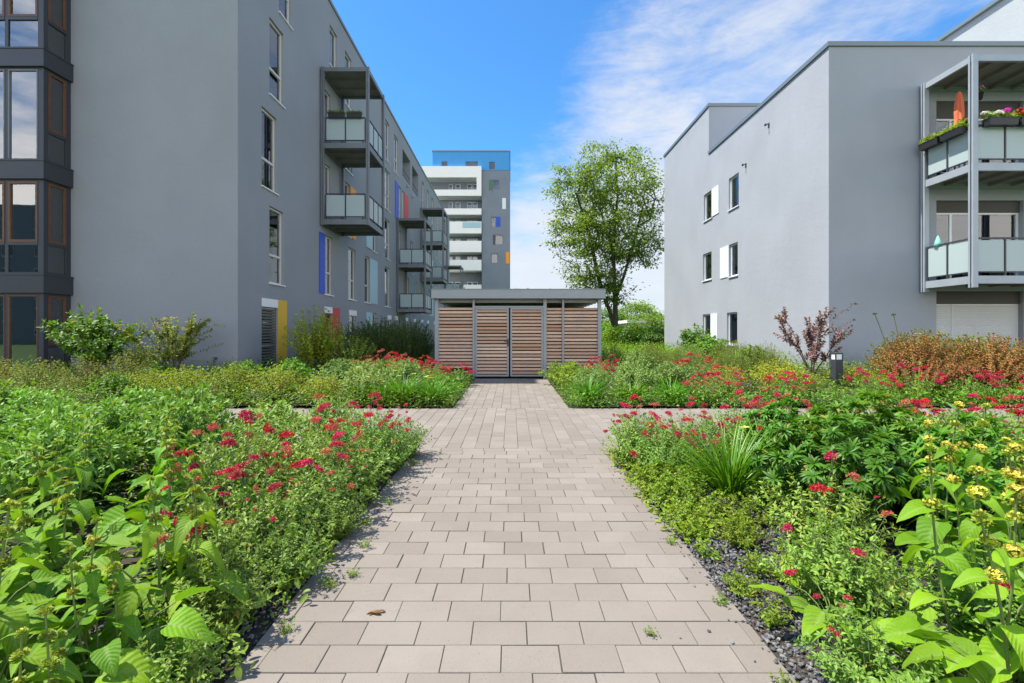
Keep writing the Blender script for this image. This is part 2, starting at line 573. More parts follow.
def window(wl, root, u0, u1, z0, z1, transom=None, mullions=(), frame='frame', reveal=.16, sill=True, curtain=None,
           glass='glass', bar=.055, name='window', room=.55, box=0., sash=None):
    """one window: frame mesh with pane, sill, curtain, dim recess behind as its children"""
    W_ = wl.box
    b = BM()
    zt = z1 - box
    d0, d1 = -reveal + .015, -reveal + .085
    e = .003
    W_(b, u0 + e, u0 + bar, d0, d1, z0 + e, zt - e)
    W_(b, u1 - bar, u1 - e, d0, d1, z0 + e, zt - e)
    W_(b, u0 + bar, u1 - bar, d0, d1, z0 + e, z0 + bar)
    W_(b, u0 + bar, u1 - bar, d0, d1, zt - bar, zt - e)
    if transom:
        W_(b, u0 + bar, u1 - bar, d0, d1, transom - .035, transom + .035)
    for mu in mullions:
        W_(b, mu - .03, mu + .03, d0 + .002, d1 - .002, z0 + bar, zt - bar)
    if box:
        W_(b, u0 + e, u1 - e, -reveal + .01, -.012, zt, z1 - e)
    f = b.build(name, MAT[frame], root)
    b = BM()
    W_(b, u0 + bar, u1 - bar, d0 + .03, d0 + .04, z0 + bar, zt - bar)
    b.build('pane', MAT[glass], f)
    if sill:
        b = BM()
        W_(b, u0 - .04, u1 + .04, -reveal + .09, .05, z0 - .04, z0 - .004)
        b.build('sill', MAT['frame_white'], f)
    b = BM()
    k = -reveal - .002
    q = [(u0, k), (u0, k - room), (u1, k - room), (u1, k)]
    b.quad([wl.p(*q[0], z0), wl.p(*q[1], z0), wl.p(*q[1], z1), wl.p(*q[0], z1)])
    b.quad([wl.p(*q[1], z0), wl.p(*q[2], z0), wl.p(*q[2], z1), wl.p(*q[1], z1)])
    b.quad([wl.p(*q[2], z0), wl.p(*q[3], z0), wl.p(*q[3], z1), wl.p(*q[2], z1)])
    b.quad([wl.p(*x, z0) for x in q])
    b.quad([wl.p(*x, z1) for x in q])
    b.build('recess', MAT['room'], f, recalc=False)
    if curtain:
        c0, c1, cz0, cz1, cm = curtain
        b = BM()
        n = max(6, int((c1 - c0) / .03))
        pts = [(c0 + (c1 - c0) * i / n, -reveal - .10 - .022 * math.sin(i * 1.9) - .01 * math.sin(i * .7)) for i in range(n + 1)]
        for p_, q_ in zip(pts, pts[1:]):
            b.quad([wl.p(p_[0], p_[1], cz0), wl.p(q_[0], q_[1], cz0), wl.p(q_[0], q_[1], cz1), wl.p(p_[0], p_[1], cz1)])
        b.build('curtain', MAT[cm], f, recalc=False)
    return f

def blind(wl, f, u0, u1, z0, z1, d, mat, slat=.0):
    b = BM()
    if slat:
        z = z0
        while z < z1:
            wl.box(b, u0, u1, d - .012, d, z, z + slat * .62)
            z += slat
    else:
        wl.box(b, u0, u1, d - .012, d, z0, z1)
    return b.build('blind', MAT[mat], f)

def balcony(wl, root, u0, u1, depth, floors, roofz, n_side, n_front, steel='steel', frost='frost', post=.11, drop=.0):
    """steel balcony stack hung on a wall"""
    b = BM()
    W_ = wl.box
    fr = None
    parts = []
    topz = roofz
    lowz = min(floors) - .22 - drop
    # frame mesh = edge beams
    fr = None
    for z in [roofz] + list(floors):
        b = BM()
        h = .20 if z != roofz else .16
        W_(b, u0 + .002, u1 - .002, depth - .08, depth - .003, z - h, z - .002)
        W_(b, u0 + .003, u0 + .08, .03, depth - .08, z - h + .002, z - .004)
        W_(b, u1 - .08, u1 - .003, .03, depth - .08, z - h + .002, z - .004)
        W_(b, u0 + .08, u1 - .08, .03, .10, z - h + .002, z - .004)
        if fr is None:
            fr = b.build('balcony', MAT[steel], root)
        else:
            b.build('edge_beam', MAT[steel], fr)
    for (pu, pd) in ((u0 - .03, .06), (u1 - post + .03, .06), (u0 - .03, depth - post + .03), (u1 - post + .03, depth - post + .03)):
        b = BM()
        W_(b, pu, pu + post, pd, pd + post * .35, lowz, topz + .01)
        W_(b, pu + post * .35, pu + post * .65, pd + post * .35, pd + post * .66, lowz, topz + .008)
        W_(b, pu, pu + post, pd + post * .66, pd + post, lowz, topz + .01)
        b.build('post', MAT[steel], fr)
    for z in list(floors) + [roofz]:
        b = BM()
        W_(b, u0 + .08, u1 - .08, .10, depth - .08, z - .06, z - .006)
        n = max(3, int((u1 - u0) / .55))
        for i in range(1, n):
            uu = u0 + (u1 - u0) * i / n
            W_(b, uu - .03, uu + .03, .10, depth - .08, z - .15, z - .06)
        b.build('floor_deck' if z != roofz else 'balcony_roof', MAT['under'], fr)
    for z in floors:
        b = BM()
        g = []
        def run(a0, a1, n, side, dd):
            # side None: along u at distance dd; else along d at u=dd
            for i in range(n + 1):
                q = a0 + (a1 - a0) * i / n
                if side:
                    W_(b, dd - .02, dd + .02, q - .02, q + .02, z + .0, z + .93)
                else:
                    W_(b, q - .02, q + .02, dd - .02, dd + .02, z + .0, z + .93)
            for zz, hh in ((z + .93, .04), (z + .085, .025)):
                if side:
                    W_(b, dd - .025, dd + .025, a0, a1, zz, zz + hh)
                else:
                    W_(b, a0, a1, dd - .025, dd + .025, zz, zz + hh)
            for i in range(n):
                q0 = a0 + (a1 - a0) * i / n + .03
                q1 = a0 + (a1 - a0) * (i + 1) / n - .03
                p = BM()
                if side:
                    W_(p, dd - .006, dd + .006, q0, q1, z + .115, z + .90)
                else:
                    W_(p, q0, q1, dd - .006, dd + .006, z + .115, z + .90)
                g.append(p)
        run(.22, depth - .12, n_side, True, u0 + .03)
        run(.22, depth - .12, n_side, True, u1 - .03)
        run(u0 + .12, u1 - .12, n_front, False, depth - .03)
        b.build('railing', MAT['steel_dark'], fr)
        for p in g:
            p.build('glass_panel', MAT[frost], fr)
    return fr

# ------------------------------------------------------------------ numpy mesh builder (leaves, tubes, stones, slats)
def nrm(v):
    return v / np.maximum(np.linalg.norm(v, axis=-1, keepdims=True), 1e-9)

def template(rows, ncol=3):
    """rows: list of (t, halfwidth).  Ends with halfwidth 0 collapse to one vertex"""
    t, s, idx, faces = [], [], [], []
    for (tt, hw) in rows:
        if hw <= 0:
            idx.append([len(t)] * ncol)
            t.append(tt)
            s.append((0, 0))
        else:
            r = []
            for c in range(ncol):
                u = -1 + 2 * c / (ncol - 1)
                r.append(len(t))
                t.append(tt)
                s.append((u, u * hw))
            idx.append(r)
    for a, b in zip(idx, idx[1:]):
        for c in range(ncol - 1):
            q = []
            for k in (a[c], a[c + 1], b[c + 1], b[c]):
                if k not in q:
                    q.append(k)
            faces.append(q)
    s = np.array(s)
    return np.array(t, float), s[:, 0], s[:, 1], faces

T_LANCE = template([(0, 0), (.25, .75), (.55, 1), (.82, .6), (1, 0)])
T_OVAL = template([(0, 0), (.2, .8), (.5, 1), (.8, .75), (1, 0)])
T_DIA = template([(0, 0), (.45, 1), (1, 0)])
T_HEART = template([(0, .62), (.08, .92), (.18, 1), (.30, .98), (.42, .9), (.54, .78), (.66, .62), (.78, .45), (.88, .28), (.95, .13), (1, 0)], 9)
T_BRACT = template([(0, .7), (.15, 1), (.35, .9), (.55, .65), (.75, .38), (.9, .16), (1, 0)], 5)
T_BLADE = template([(0, .55), (.25, 1), (.5, .95), (.7, .75), (.87, .4), (1, 0)], 3)
T_PALM = template([(0, 0), (.3, .35), (.55, 1), (.75, .8), (1, 0)])

class MBuild:
    def __init__(s):
        s.V, s.F, s.S, s.Mi, s.T, s.Ls, s.Lt, s.n = [], [], [], [], [], [], [], 0
    def _add(s, V, loops, sizes, mi, tint, ls=None, lt=None):
        k = len(V)
        s.V.append(V)
        s.F.append(loops + s.n)
        s.S.append(sizes)
        s.Mi.append(np.full(len(sizes), mi, np.int32))
        s.T.append(np.broadcast_to(np.asarray(tint, np.float32), (k,)))
        s.Ls.append(np.ones(k, np.float32) if ls is None else ls)
        s.Lt.append(np.full(k, .5, np.float32) if lt is None else lt)
        s.n += k
    def leaves(s, P, D, N, L, W, tmpl=T_LANCE, curl=.2, fold=.3, tint=None, mi=0, rng=RNG, wave=0., twist=0.):
        P = np.atleast_2d(P)
        n = len(P)
        if n == 0:
            return
        D = nrm(np.broadcast_to(D, (n, 3)).astype(float))
        N = np.broadcast_to(N, (n, 3)).astype(float)
        S = nrm(np.cross(D, N + rng.normal(0, 1e-4, (n, 3))))
        N = np.cross(S, D)
        if twist:
            a = rng.normal(0, twist, (n, 1))
            S, N = S * np.cos(a) + N * np.sin(a), N * np.cos(a) - S * np.sin(a)
        L = np.broadcast_to(L, (n,))[:, None, None]
        W = np.broadcast_to(W, (n,))[:, None, None]
        curl = np.broadcast_to(curl, (n,))[:, None, None] * rng.uniform(.6, 1.4, (n, 1, 1))
        t, u, sw, faces = tmpl
        t_, s_ = t[None, :, None], sw[None, :, None]
        lift = np.abs(s_) * W * .5 * fold - curl * t_ ** 2 * L
        if wave:
            ph = rng.uniform(0, 6.28, (n, 1, 1))
            lift = lift + L * wave * np.abs(u[None, :, None]) * np.sin(t_ * 16 + ph + np.sign(s_) * 1.3) + L * wave * .35 * np.sin((t_ - .3 * np.abs(u[None, :, None])) * 50)
        tl = t_ * (1 - .35 * curl * t_)
        V = P[:, None, :] + D[:, None, :] * (tl * L) + S[:, None, :] * (s_ * W * .5 * (1 - .25 * fold)) + N[:, None, :] * lift
        k = len(t)
        fl = np.array([i for f in faces for i in f], np.int64)
        fs = np.array([len(f) for f in faces], np.int32)
        loops = (fl[None, :] + (np.arange(n) * k)[:, None]).ravel()
        if tint is None:
            tint = np.clip(rng.normal(.5, .28, n), 0, 1)
        tint = np.broadcast_to(np.asarray(tint, float), (n,))
        s._add(V.reshape(-1, 3), loops, np.tile(fs, n), mi, np.repeat(tint, k), np.tile(u, n).astype(np.float32), np.tile(t, n).astype(np.float32))
    def tube(s, pts, r, sides=4, mi=0, tint=.5):
        pts = np.asarray(pts, float)
        m = len(pts)
        r = np.broadcast_to(np.asarray(r, float), (m,))
        d = np.gradient(pts, axis=0)
        d = nrm(d)
        ref = np.where(np.abs(d[:, 2:3]) < .9, np.array([[0, 0, 1.]]), np.array([[1., 0, 0]]))
        a = nrm(np.cross(d, ref))
        b = np.cross(d, a)
        th = np.arange(sides) * 2 * PI / sides
        V = pts[:, None, :] + (a[:, None, :] * np.cos(th)[None, :, None] + b[:, None, :] * np.sin(th)[None, :, None]) * r[:, None, None]
        i = np.arange(m - 1)[:, None] * sides
        k = np.arange(sides)[None, :]
        k2 = (k + 1) % sides
        q = np.stack([i + k, i + k2, i + sides + k2, i + sides + k], -1).reshape(-1)
        s._add(V.reshape(-1, 3), q, np.full((m - 1) * sides, 4, np.int32), mi, tint)
    def box(s, lo, hi, tint=.5, mi=0, cham=0.):
        (x0, y0, z0), (x1, y1, z1) = lo, hi
        if cham:
            c = cham
            V = np.array([(x0, y0, z0), (x1, y0, z0), (x1, y1, z0), (x0, y1, z0), (x0, y0, z1 - c), (x1, y0, z1 - c), (x1, y1, z1 - c), (x0, y1, z1 - c),
                          (x0 + c, y0 + c, z1), (x1 - c, y0 + c, z1), (x1 - c, y1 - c, z1), (x0 + c, y1 - c, z1)], float)
            f = [(0, 1, 5, 4), (1, 2, 6, 5), (2, 3, 7, 6), (3, 0, 4, 7), (4, 5, 9, 8), (5, 6, 10, 9), (6, 7, 11, 10), (7, 4, 8, 11), (8, 9, 10, 11)]
        else:
            V = np.array([(x0, y0, z0), (x1, y0, z0), (x1, y1, z0), (x0, y1, z0), (x0, y0, z1), (x1, y0, z1), (x1, y1, z1), (x0, y1, z1)], float)
            f = [(0, 3, 2, 1), (4, 5, 6, 7), (0, 1, 5, 4), (1, 2, 6, 5), (2, 3, 7, 6), (3, 0, 4, 7)]
        s._add(V, np.array(f, np.int64).ravel(), np.full(len(f), 4, np.int32), mi, tint)
    def stones(s, P, size, rng=RNG, mi=0):
        n = len(P)
        ico_v = []
        g = (1 + 5 ** .5) / 2
        for a in (-1, 1):
            for c in (-g, g):
                ico_v += [(0, a, c), (a, c, 0), (c, 0, a)]
        ico = nrm(np.array(ico_v, float))
        # faces: all triples at edge distance
        dm = np.linalg.norm(ico[:, None] - ico[None], axis=-1)
        e = dm < 1.2
        fc = []
        for i in range(12):
            for j in range(i + 1, 12):
                for k in range(j + 1, 12):
                    if e[i, j] and e[j, k] and e[i, k]:
                        if np.dot(np.cross(ico[j] - ico[i], ico[k] - ico[i]), ico[i]) < 0:
                            fc.append((i, k, j))
                        else:
                            fc.append((i, j, k))
        sc = size[:, None, None] * rng.uniform(.6, 1.25, (n, 1, 3)) * np.array([1, 1, .75])
        V = ico[None] * rng.uniform(.72, 1.2, (n, 12, 1)) * sc
        a = rng.uniform(0, 6.28, n)
        ca, sa = np.cos(a)[:, None], np.sin(a)[:, None]
        V = np.stack([V[..., 0] * ca - V[..., 1] * sa, V[..., 0] * sa + V[..., 1] * ca, V[..., 2]], -1) + P[:, None, :]
        fl = np.array(fc, np.int64).ravel()
        loops = (fl[None] + (np.arange(n) * 12)[:, None]).ravel()
        s._add(V.reshape(-1, 3), loops, np.full(n * len(fc), 3, np.int32), mi, np.repeat(rng.beta(1.3, 2.6, n), 12))
    def mesh(s, name, smooth=True):
        V = np.concatenate(s.V).astype(np.float32)
        Fl = np.concatenate(s.F).astype(np.int32)
        S = np.concatenate(s.S).astype(np.int32)
        me = bpy.data.meshes.new(name)
        me.vertices.add(len(V))
        me.vertices.foreach_set('co', V.ravel())
        me.loops.add(len(Fl))
        me.loops.foreach_set('vertex_index', Fl)
        me.polygons.add(len(S))
        st = np.concatenate([[0], np.cumsum(S)[:-1]]).astype(np.int32)
        me.polygons.foreach_set('loop_start', st)
        me.polygons.foreach_set('loop_total', S)
        me.polygons.foreach_set('material_index', np.concatenate(s.Mi))
        me.polygons.foreach_set('use_smooth', np.full(len(S), smooth))
        for nm, arr in (('tint', s.T), ('leaf_s', s.Ls), ('leaf_t', s.Lt)):
            a = me.attributes.new(nm, 'FLOAT', 'POINT')
            a.data.foreach_set('value', np.concatenate(arr).astype(np.float32))
        me.update(calc_edges=True)
        me.validate()
        return me
    def build(s, name, mats, parent=None, smooth=False):
        return link_mesh(name, s.mesh(name, smooth), parent, mats)

# ------------------------------------------------------------------ LEFT BUILDING
LX, LY0, LY1, LH = -7.2, 12.15, 54.0, 14.4
lb = thing('apartment_building', 'long grey five storey apartment building with steel balconies and coloured panels beside its windows', 'building', (-15, 33, 0))
wf = Wall((LX, LY0), (0, 1), (1, 0))
wg = Wall((LX, LY0), (-1, 0), (0, -1))
FL = [0.0, 2.78, 5.55, 8.42, 11.25]
WH = 2.32
# (floor, y0, y1, style, panel colour, panel y0, panel y1)
wins = [
    (3, 13.74, 14.60, 'sky', None), (3, 17.75, 18.40, '', None), (3, 20.0, 20.9, '', None), (3, 26.3, 27.4, 'c', None),
    (3, 29.42, 30.2, '', 'blue', 28.6, 29.42), (3, 30.5, 31.0, '', 'red', 31.0, 32.3), (3, 37.2, 38.1, '', None), (3, 40.5, 41.4, '', None),
    (3, 43.5, 44.4, 'c', None), (3, 46.5, 47.4, '', None),
    (2, 13.31, 14.18, 'warm', None), (2, 17.75, 18.40, '', None), (2, 20.0, 20.62, '', 'orange', 20.62, 21.35), (2, 23.92, 24.7, 'c', 'lblue', 22.9, 23.92),
    (2, 26.3, 27.4, '', None), (2, 29.3, 30.1, '', None), (2, 33.0, 33.9, 'c', None), (2, 37.2, 38.1, '', None), (2, 40.5, 41.4, 'c', 'lblue', 41.4, 42.4),
    (2, 43.5, 44.4, '', None), (2, 46.5, 47.4, 'c', None),
    (1, 13.74, 14.60, 'warm', None), (1, 17.80, 18.60, 'c', 'blue', 17.28, 17.80), (1, 20.4, 21.35, '', None), (1, 22.7, 23.5, '', 'lblue', 23.5, 24.8),
    (1, 26.3, 27.4, '', None), (1, 31.8, 32.5, '', 'yellow', 31.2, 31.8), (1, 29.2, 30.0, '', None), (1, 34.6, 35.4, 'c', None), (1, 37.2, 38.1, '', None),
    (1, 40.5, 41.4, '', 'lblue', 41.4, 42.6), (1, 43.5, 44.4, '', None), (1, 46.5, 47.4, '', None),
    (0, 13.31, 14.20, 'shut', 'yellow', 14.20, 14.76), (0, 17.80, 18.55, 'red', 'red', 18.55, 19.32), (0, 20.5, 21.45, 'box', None),
    (0, 23.92, 24.7, 'c', 'lblue', 22.9, 23.92), (0, 26.9, 27.7, 'box', None), (0, 28.6, 29.3, 'box', None), (0, 31.4, 32.2, 'box', None),
    (0, 34.0, 34.8, 'box', None), (0, 37.0, 37.8, 'box', None), (0, 39.6, 40.4, 'box', None), (0, 43.0, 43.8, 'box', None),
    (4, 14.3, 15.1, '', None), (4, 18.3, 19.1, '', None), (4, 20.0, 20.8, '', None), (4, 26.4, 27.3, 'c', None), (4, 28.4, 29.4, '', None),
    (4, 37.2, 38.2, '', None), (4, 39.4, 40.4, 'c', None), (4, 41.8, 42.8, '', None), (4, 45.0, 46.0, '', None),
]
holes = []
for wn in wins:
    z0 = FL[wn[0]]
    holes.append((wn[1] - LY0, wn[2] - LY0, z0 + (.02 if wn[0] else .05), z0 + WH, .16))
logg = [(30.6, 33.0), (33.6, 35.8), (48.2, 50.6)]
for a, b_ in logg:
    holes.append((a - LY0, b_ - LY0, 11.75, 13.5, 1.3))
b = BM()
wf.panel(b, LY1 - LY0, -.3, LH, holes)
wg.panel(b, 16, -.3, LH, [])
b.quad([(LX - 16, LY0, -.3), (LX - 16, LY1, -.3), (LX - 16, LY1, LH), (LX - 16, LY0, LH)])
b.quad([(LX, LY1, -.3), (LX - 16, LY1, -.3), (LX - 16, LY1, LH), (LX, LY1, LH)])
b.quad([(LX, LY0, LH - .02), (LX - 16, LY0, LH - .02), (LX - 16, LY1, LH - .02), (LX, LY1, LH - .02)])
for a, b_ in logg:
    b.quad([wf.p(a - LY0, -1.3, 11.75), wf.p(b_ - LY0, -1.3, 11.75), wf.p(b_ - LY0, -1.3, 13.5), wf.p(a - LY0, -1.3, 13.5)])
b.build('wall', MAT['stucco_l'], lb, recalc=False)
b = BM()
wf.box(b, -.05, LY1 - LY0 + .05, -.30, .05, LH + .003, LH + .13)
wg.box(b, .30, 16.05, -.30, .05, LH + .003, LH + .13)
b.build('roof_coping', MAT['coping'], lb)
b = BM()
wg.box(b, .0, 4.3, -.05, .012, -.3, .16)
wf.box(b, .0, 1.1, -.05, .012, -.3, .16)
b.build('base_strip', MAT['anthracite'], lb)  # dark strip along the foot of the wall
for i, wn in enumerate(wins):
    fl, y0, y1, st, pc = wn[:5]
    z0, z1 = FL[fl] + (.02 if fl else .05), FL[fl] + WH
    u0, u1 = y0 - LY0, y1 - LY0
    kw = {}
    if st == '' and i % 2:
        kw['curtain'] = (u0 + .06, u0 + .06 + (u1 - u0) * (.25 + .12 * (i % 5)), z0 + .06, z1 - .06, 'curtain')
    if st == 'c':
        kw['curtain'] = (u0 + .06, u0 + .06 + (u1 - u0) * .6, z0 + .06, z1 - .06, 'curtain')
    if st == 'warm':
        kw['curtain'] = (u0 + .30, u1 - .06, z0 + .8, z1 - .06, 'curtain_warm')
    if st == 'sky':
        kw['curtain'] = (u0 + .06, u0 + .5, z0 + .1, z1 - .06, 'curtain')
    if st in ('shut', 'box', 'red'):
        kw['box'] = .24
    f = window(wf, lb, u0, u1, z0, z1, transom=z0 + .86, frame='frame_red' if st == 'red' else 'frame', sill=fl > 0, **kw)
    if st == 'shut':
        blind(wf, f, u0 + .02, u1 - .02, z0 + .05, z1 - .26, -.03, 'louver', .085)
    if st in ('shut', 'box', 'red'):
        b = BM()
        wf.box(b, u0 + .004, u1 - .004, -.10, .025, z1 - .25, z1 - .004)
        b.build('shutter_box', MAT['frame_white'], f)
    if pc:
        b = BM()
        wf.box(b, wn[5] - LY0 + (.004 if wn[5] >= y1 else 0), wn[6] - LY0 - (.004 if wn[6] <= y0 else 0), .003, .03, z0, z1)
        b.build('coloured_panel', MAT[pc], lb)
for a, b_ in logg:
    f = None
    b = BM()
    wf.box(b, a - LY0 + .02, b_ - LY0 - .02, -.06, -.03, 12.22, 12.26)
    wf.box(b, a - LY0 + .02, b_ - LY0 - .02, -.06, -.03, 11.84, 11.87)
    b.build('loggia_rail', MAT['steel_dark'], lb)
def lb_balc(y0, y1, floors, roof):
    balcony(wf, lb, y0 - LY0, y1 - LY0, 1.83, floors, roof, 2, 3, 'steel')
lb_balc(17.34, 19.45, (5.58, 8.45), 11.30)
lb_balc(28.9, 31.2, (2.78, 5.58), 8.48)
lb_balc(36.6, 38.9, (5.55, 8.42), 11.20)
lb_balc(49.5, 51.8, (2.78, 5.58), 8.48)
# small wall fittings near the loggias
for yy, zz in ((31.8, 11.35), (33.4, 11.1)):
    b = BM()
    wf.box(b, yy - LY0 - .12, yy - LY0 + .12, .003, .14, zz, zz + .16)
    b.build('wall_vent', MAT['steel_light'], lb)
# tap at foot of gable
b = BM()
tx = -7.75
b.tube([(tx, LY0, .62), (tx, LY0 - .10, .62), (tx, LY0 - .12, .59), (tx, LY0 - .12, .5)], .016, 8)
b.tube([(tx - .05, LY0 - .06, .66), (tx + .05, LY0 - .06, .66)], .012, 6)
b.box(tx - .012, tx + .012, LY0 - .07, LY0 - .05, .61, .66)
b.build('tap', MAT['steel_dark'], lb)

# bay windows at the left end of the gable
BX, BY = -11.60, 11.44
wb = Wall((BX, BY), (-1, 0), (0, -1))
ws = Wall((BX, BY), (0, 1), (1, 0))
bands = [(2.30, 2.77), (5.12, 5.59), (7.90, 8.36), (10.75, 11.2), (13.6, 14.1)]
zones = [(0.05, 2.30), (2.77, 5.12), (5.59, 7.90), (8.36, 10.75), (11.2, 13.6)]
BW = 4.2
for k, (z0, z1) in enumerate(zones):
    fh, sh = [], []
    pf = [(.14, .88), (.96, 1.72), (1.80, 2.56), (2.64, 3.4)]
    for a, b_ in pf:
        fh.append((a, b_, z0 + .05, z1 - .05, .06))
    sh.append((.11, .58, z0 + .05, z1 - .05, .06))
    b = BM()
    wb.panel(b, BW, z0, z1, fh)
    ws.panel(b, LY0 - BY, z0, z1, sh)
    bay = b.build('bay_window', MAT['anthracite'], lb, recalc=False)
    b = BM()
    B0, B1 = bands[k]
    wb.box(b, -.07, BW, -.08, .07, B0, B1)
    ws.box(b, .08, LY0 - BY - .003, -.4, .07, B0, B1)
    wb.box(b, -.085, BW, -.08, .085, B1 - .035, B1 + .004)
    ws.box(b, .08, LY0 - BY - .003, -.2, .085, B1 - .034, B1 + .004)
    b.build('spandrel_band', MAT['anthracite'], bay)
    b = BM()
    for (wl, a, b_) in ((wb, .0, BW), (ws, .0, LY0 - BY)):
        pass
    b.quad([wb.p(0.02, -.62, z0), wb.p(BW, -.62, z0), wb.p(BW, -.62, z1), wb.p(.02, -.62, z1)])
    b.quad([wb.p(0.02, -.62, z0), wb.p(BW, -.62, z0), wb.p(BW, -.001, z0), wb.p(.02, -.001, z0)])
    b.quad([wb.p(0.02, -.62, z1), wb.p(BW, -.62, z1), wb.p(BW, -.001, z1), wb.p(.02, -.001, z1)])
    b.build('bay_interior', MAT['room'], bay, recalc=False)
    for wl, lst in ((wb, pf), (ws, [(.11, .58)])):
        for j, (a, b_) in enumerate(lst):
            side = wl is ws
            split = not (k in (0, 2) and not side)
            zt = z0 + .80 if split else z0 + .08
            if k == 0 and side:
                zt = z0 + .95
            b = BM()
            if split:
                # wooden opening sash above, fixed light below
                wl.box(b, a + .003, a + .055, -.05, .012, zt, z1 - .055)
                wl.box(b, b_ - .055, b_ - .003, -.05, .012, zt, z1 - .055)
                wl.box(b, a + .055, b_ - .055, -.05, .012, zt, zt + .055)
                wl.box(b, a + .055, b_ - .055, -.05, .012, z1 - .11, z1 - .055)
                b.build('wooden_sash', MAT['wood_sash'], bay)
                b = BM()
                wl.box(b, a + .003, b_ - .003, -.05, .008, zt - .08, zt - .003)
                b.build('transom', MAT['anthracite'], bay)
            else:
                wl.box(b, a + .003, a + .03, -.05, .008, z0 + .055, z1 - .055)
                wl.box(b, b_ - .03, b_ - .003, -.05, .008, z0 + .055, z1 - .055)
                wl.box(b, a + .03, b_ - .03, -.05, .008, z1 - .085, z1 - .055)
                b.build('pane_frame', MAT['wood_sash' if k == 0 else 'steel'], bay)
            b = BM()
            wl.box(b, a + .01, b_ - .01, -.035, -.025, z0 + .055, z1 - .06)
            b.build('pane', MAT['glass_bright'], bay)
            if k == 2 or (k == 0 and side):
                lo = z0 + .85 if k == 2 else z0 + 1.35
                blind(wl, bay, a + .03, b_ - .03, lo, z1 - .1, -.07, 'blind' if not side else 'blind_reflection_teal', .14 if k == 2 else 0)
            if k in (1, 3) and not side:
                b = BM()
                wl.box(b, a + .35, a + .62, -.5, -.2, z0 + .06, z0 + .5)
                wl.box(b, a + .08, a + .2, -.12, -.10, z0 + .06, z1 - .1)
                b.build('curtain', MAT['curtain'], bay)
            if k == 0 and not side:
                b = BM()
                n = 24
                pts = [(a + .02 + (b_ - a - .04) * i / n, -.10 - .02 * math.sin(i * 1.7)) for i in range(n + 1)]
                for p_, q_ in zip(pts, pts[1:]):
                    b.quad([wl.p(p_[0], p_[1], z0 + .06), wl.p(q_[0], q_[1], z0 + .06), wl.p(q_[0], q_[1], z1 - .08), wl.p(p_[0], p_[1], z1 - .08)])
                b.build('curtain', MAT['blind_reflection_teal'], bay, recalc=False)  # teal sheet behind the pane, coloured to stand in for a green reflection

# ------------------------------------------------------------------ RIGHT BUILDING
RX, RY0, RYS, RY1, RH0, RH1 = 9.1, 13.2, 21.2, 27.35, 9.50, 11.70
rb = thing('apartment_building', 'pale grey three storey apartment building with small white windows and a stepped roof line', 'building', (16, 20, 0))
vf = Wall((RX, RY0), (0, 1), (-1, 0))
vg = Wall((RX, RY0), (1, 0), (0, -1))
rw = [  # y0,y1,z0,z1, panel
    (20.86, 21.74, 6.52, 7.78, (20.16, 20.86)), (18.42, 19.26, 6.40, 7.72, None),
    (20.92, 21.84, 3.74, 5.00, None), (18.50, 19.22, 3.62, 4.96, (19.22, 20.02)),
    (20.98, 21.86, .90, 2.16, (20.28, 20.98)), (18.54, 19.42, .80, 2.14, None)]
b = BM()
vf.panel(b, RYS - RY0, -.3, RH0, [(a - RY0, c - RY0, d, e) for a, c, d, e, p in rw if c < RYS], .16, 1)
vf2 = Wall((RX, RYS), (0, 1), (-1, 0))
hol = [(a - RY0, c - RY0, d, e) for a, c, d, e, p in rw]
b.b.clear()
# one facade of two heights
for z0, z1, u0, u1 in ((-.3, RH0, 0, RY1 - RY0),):
    vf.panel(b, u1, z0, z1, hol, .16, 1)
vf2.panel(b, RY1 - RYS, RH0, RH1, [], .16)
b.quad([(RX, RYS, RH0), (RX + 6.3, RYS, RH0), (RX + 6.3, RYS, RH1), (RX, RYS, RH1)])
gh = [(3.08, 5.58, 5.62, 7.95, .30), (3.08, 5.58, 2.78, 5.10, .30), (3.08, 5.58, .05, 2.50, .30)]
vg.panel(b, 14, -.3, RH0, gh, .3)
b.quad([(RX, RY1, -.3), (RX + 14, RY1, -.3), (RX + 14, RY1, RH1), (RX, RY1, RH1)])
b.quad([(RX + 14, RY0, -.3), (RX + 14, RY1, -.3), (RX + 14, RY1, RH0), (RX + 14, RY0, RH0)])
b.quad([(RX, RY0, RH0 - .02), (RX + 14, RY0, RH0 - .02), (RX + 14, RYS, RH0 - .02), (RX, RYS, RH0 - .02)])
b.quad([(RX, RYS, RH1 - .02), (RX + 14, RYS, RH1 - .02), (RX + 14, RY1, RH1 - .02), (RX, RY1, RH1 - .02)])
b.build('wall', [MAT['stucco_r'], MAT['reveal']], rb, recalc=False)
b = BM()
vf.box(b, -.05, RYS - RY0 - .002, -.35, .05, RH0 + .003, RH0 + .13)
vg.box(b, .35, 14.05, -.35, .05, RH0 + .003, RH0 + .13)
vf2.box(b, -.05, RY1 - RYS + .05, -.35, .05, RH1 + .003, RH1 + .14)
b.box(RX + .35, RX + 6.3, RYS - .05, RYS + .3, RH1 + .003, RH1 + .14)
b.build('roof_coping', MAT['coping'], rb)
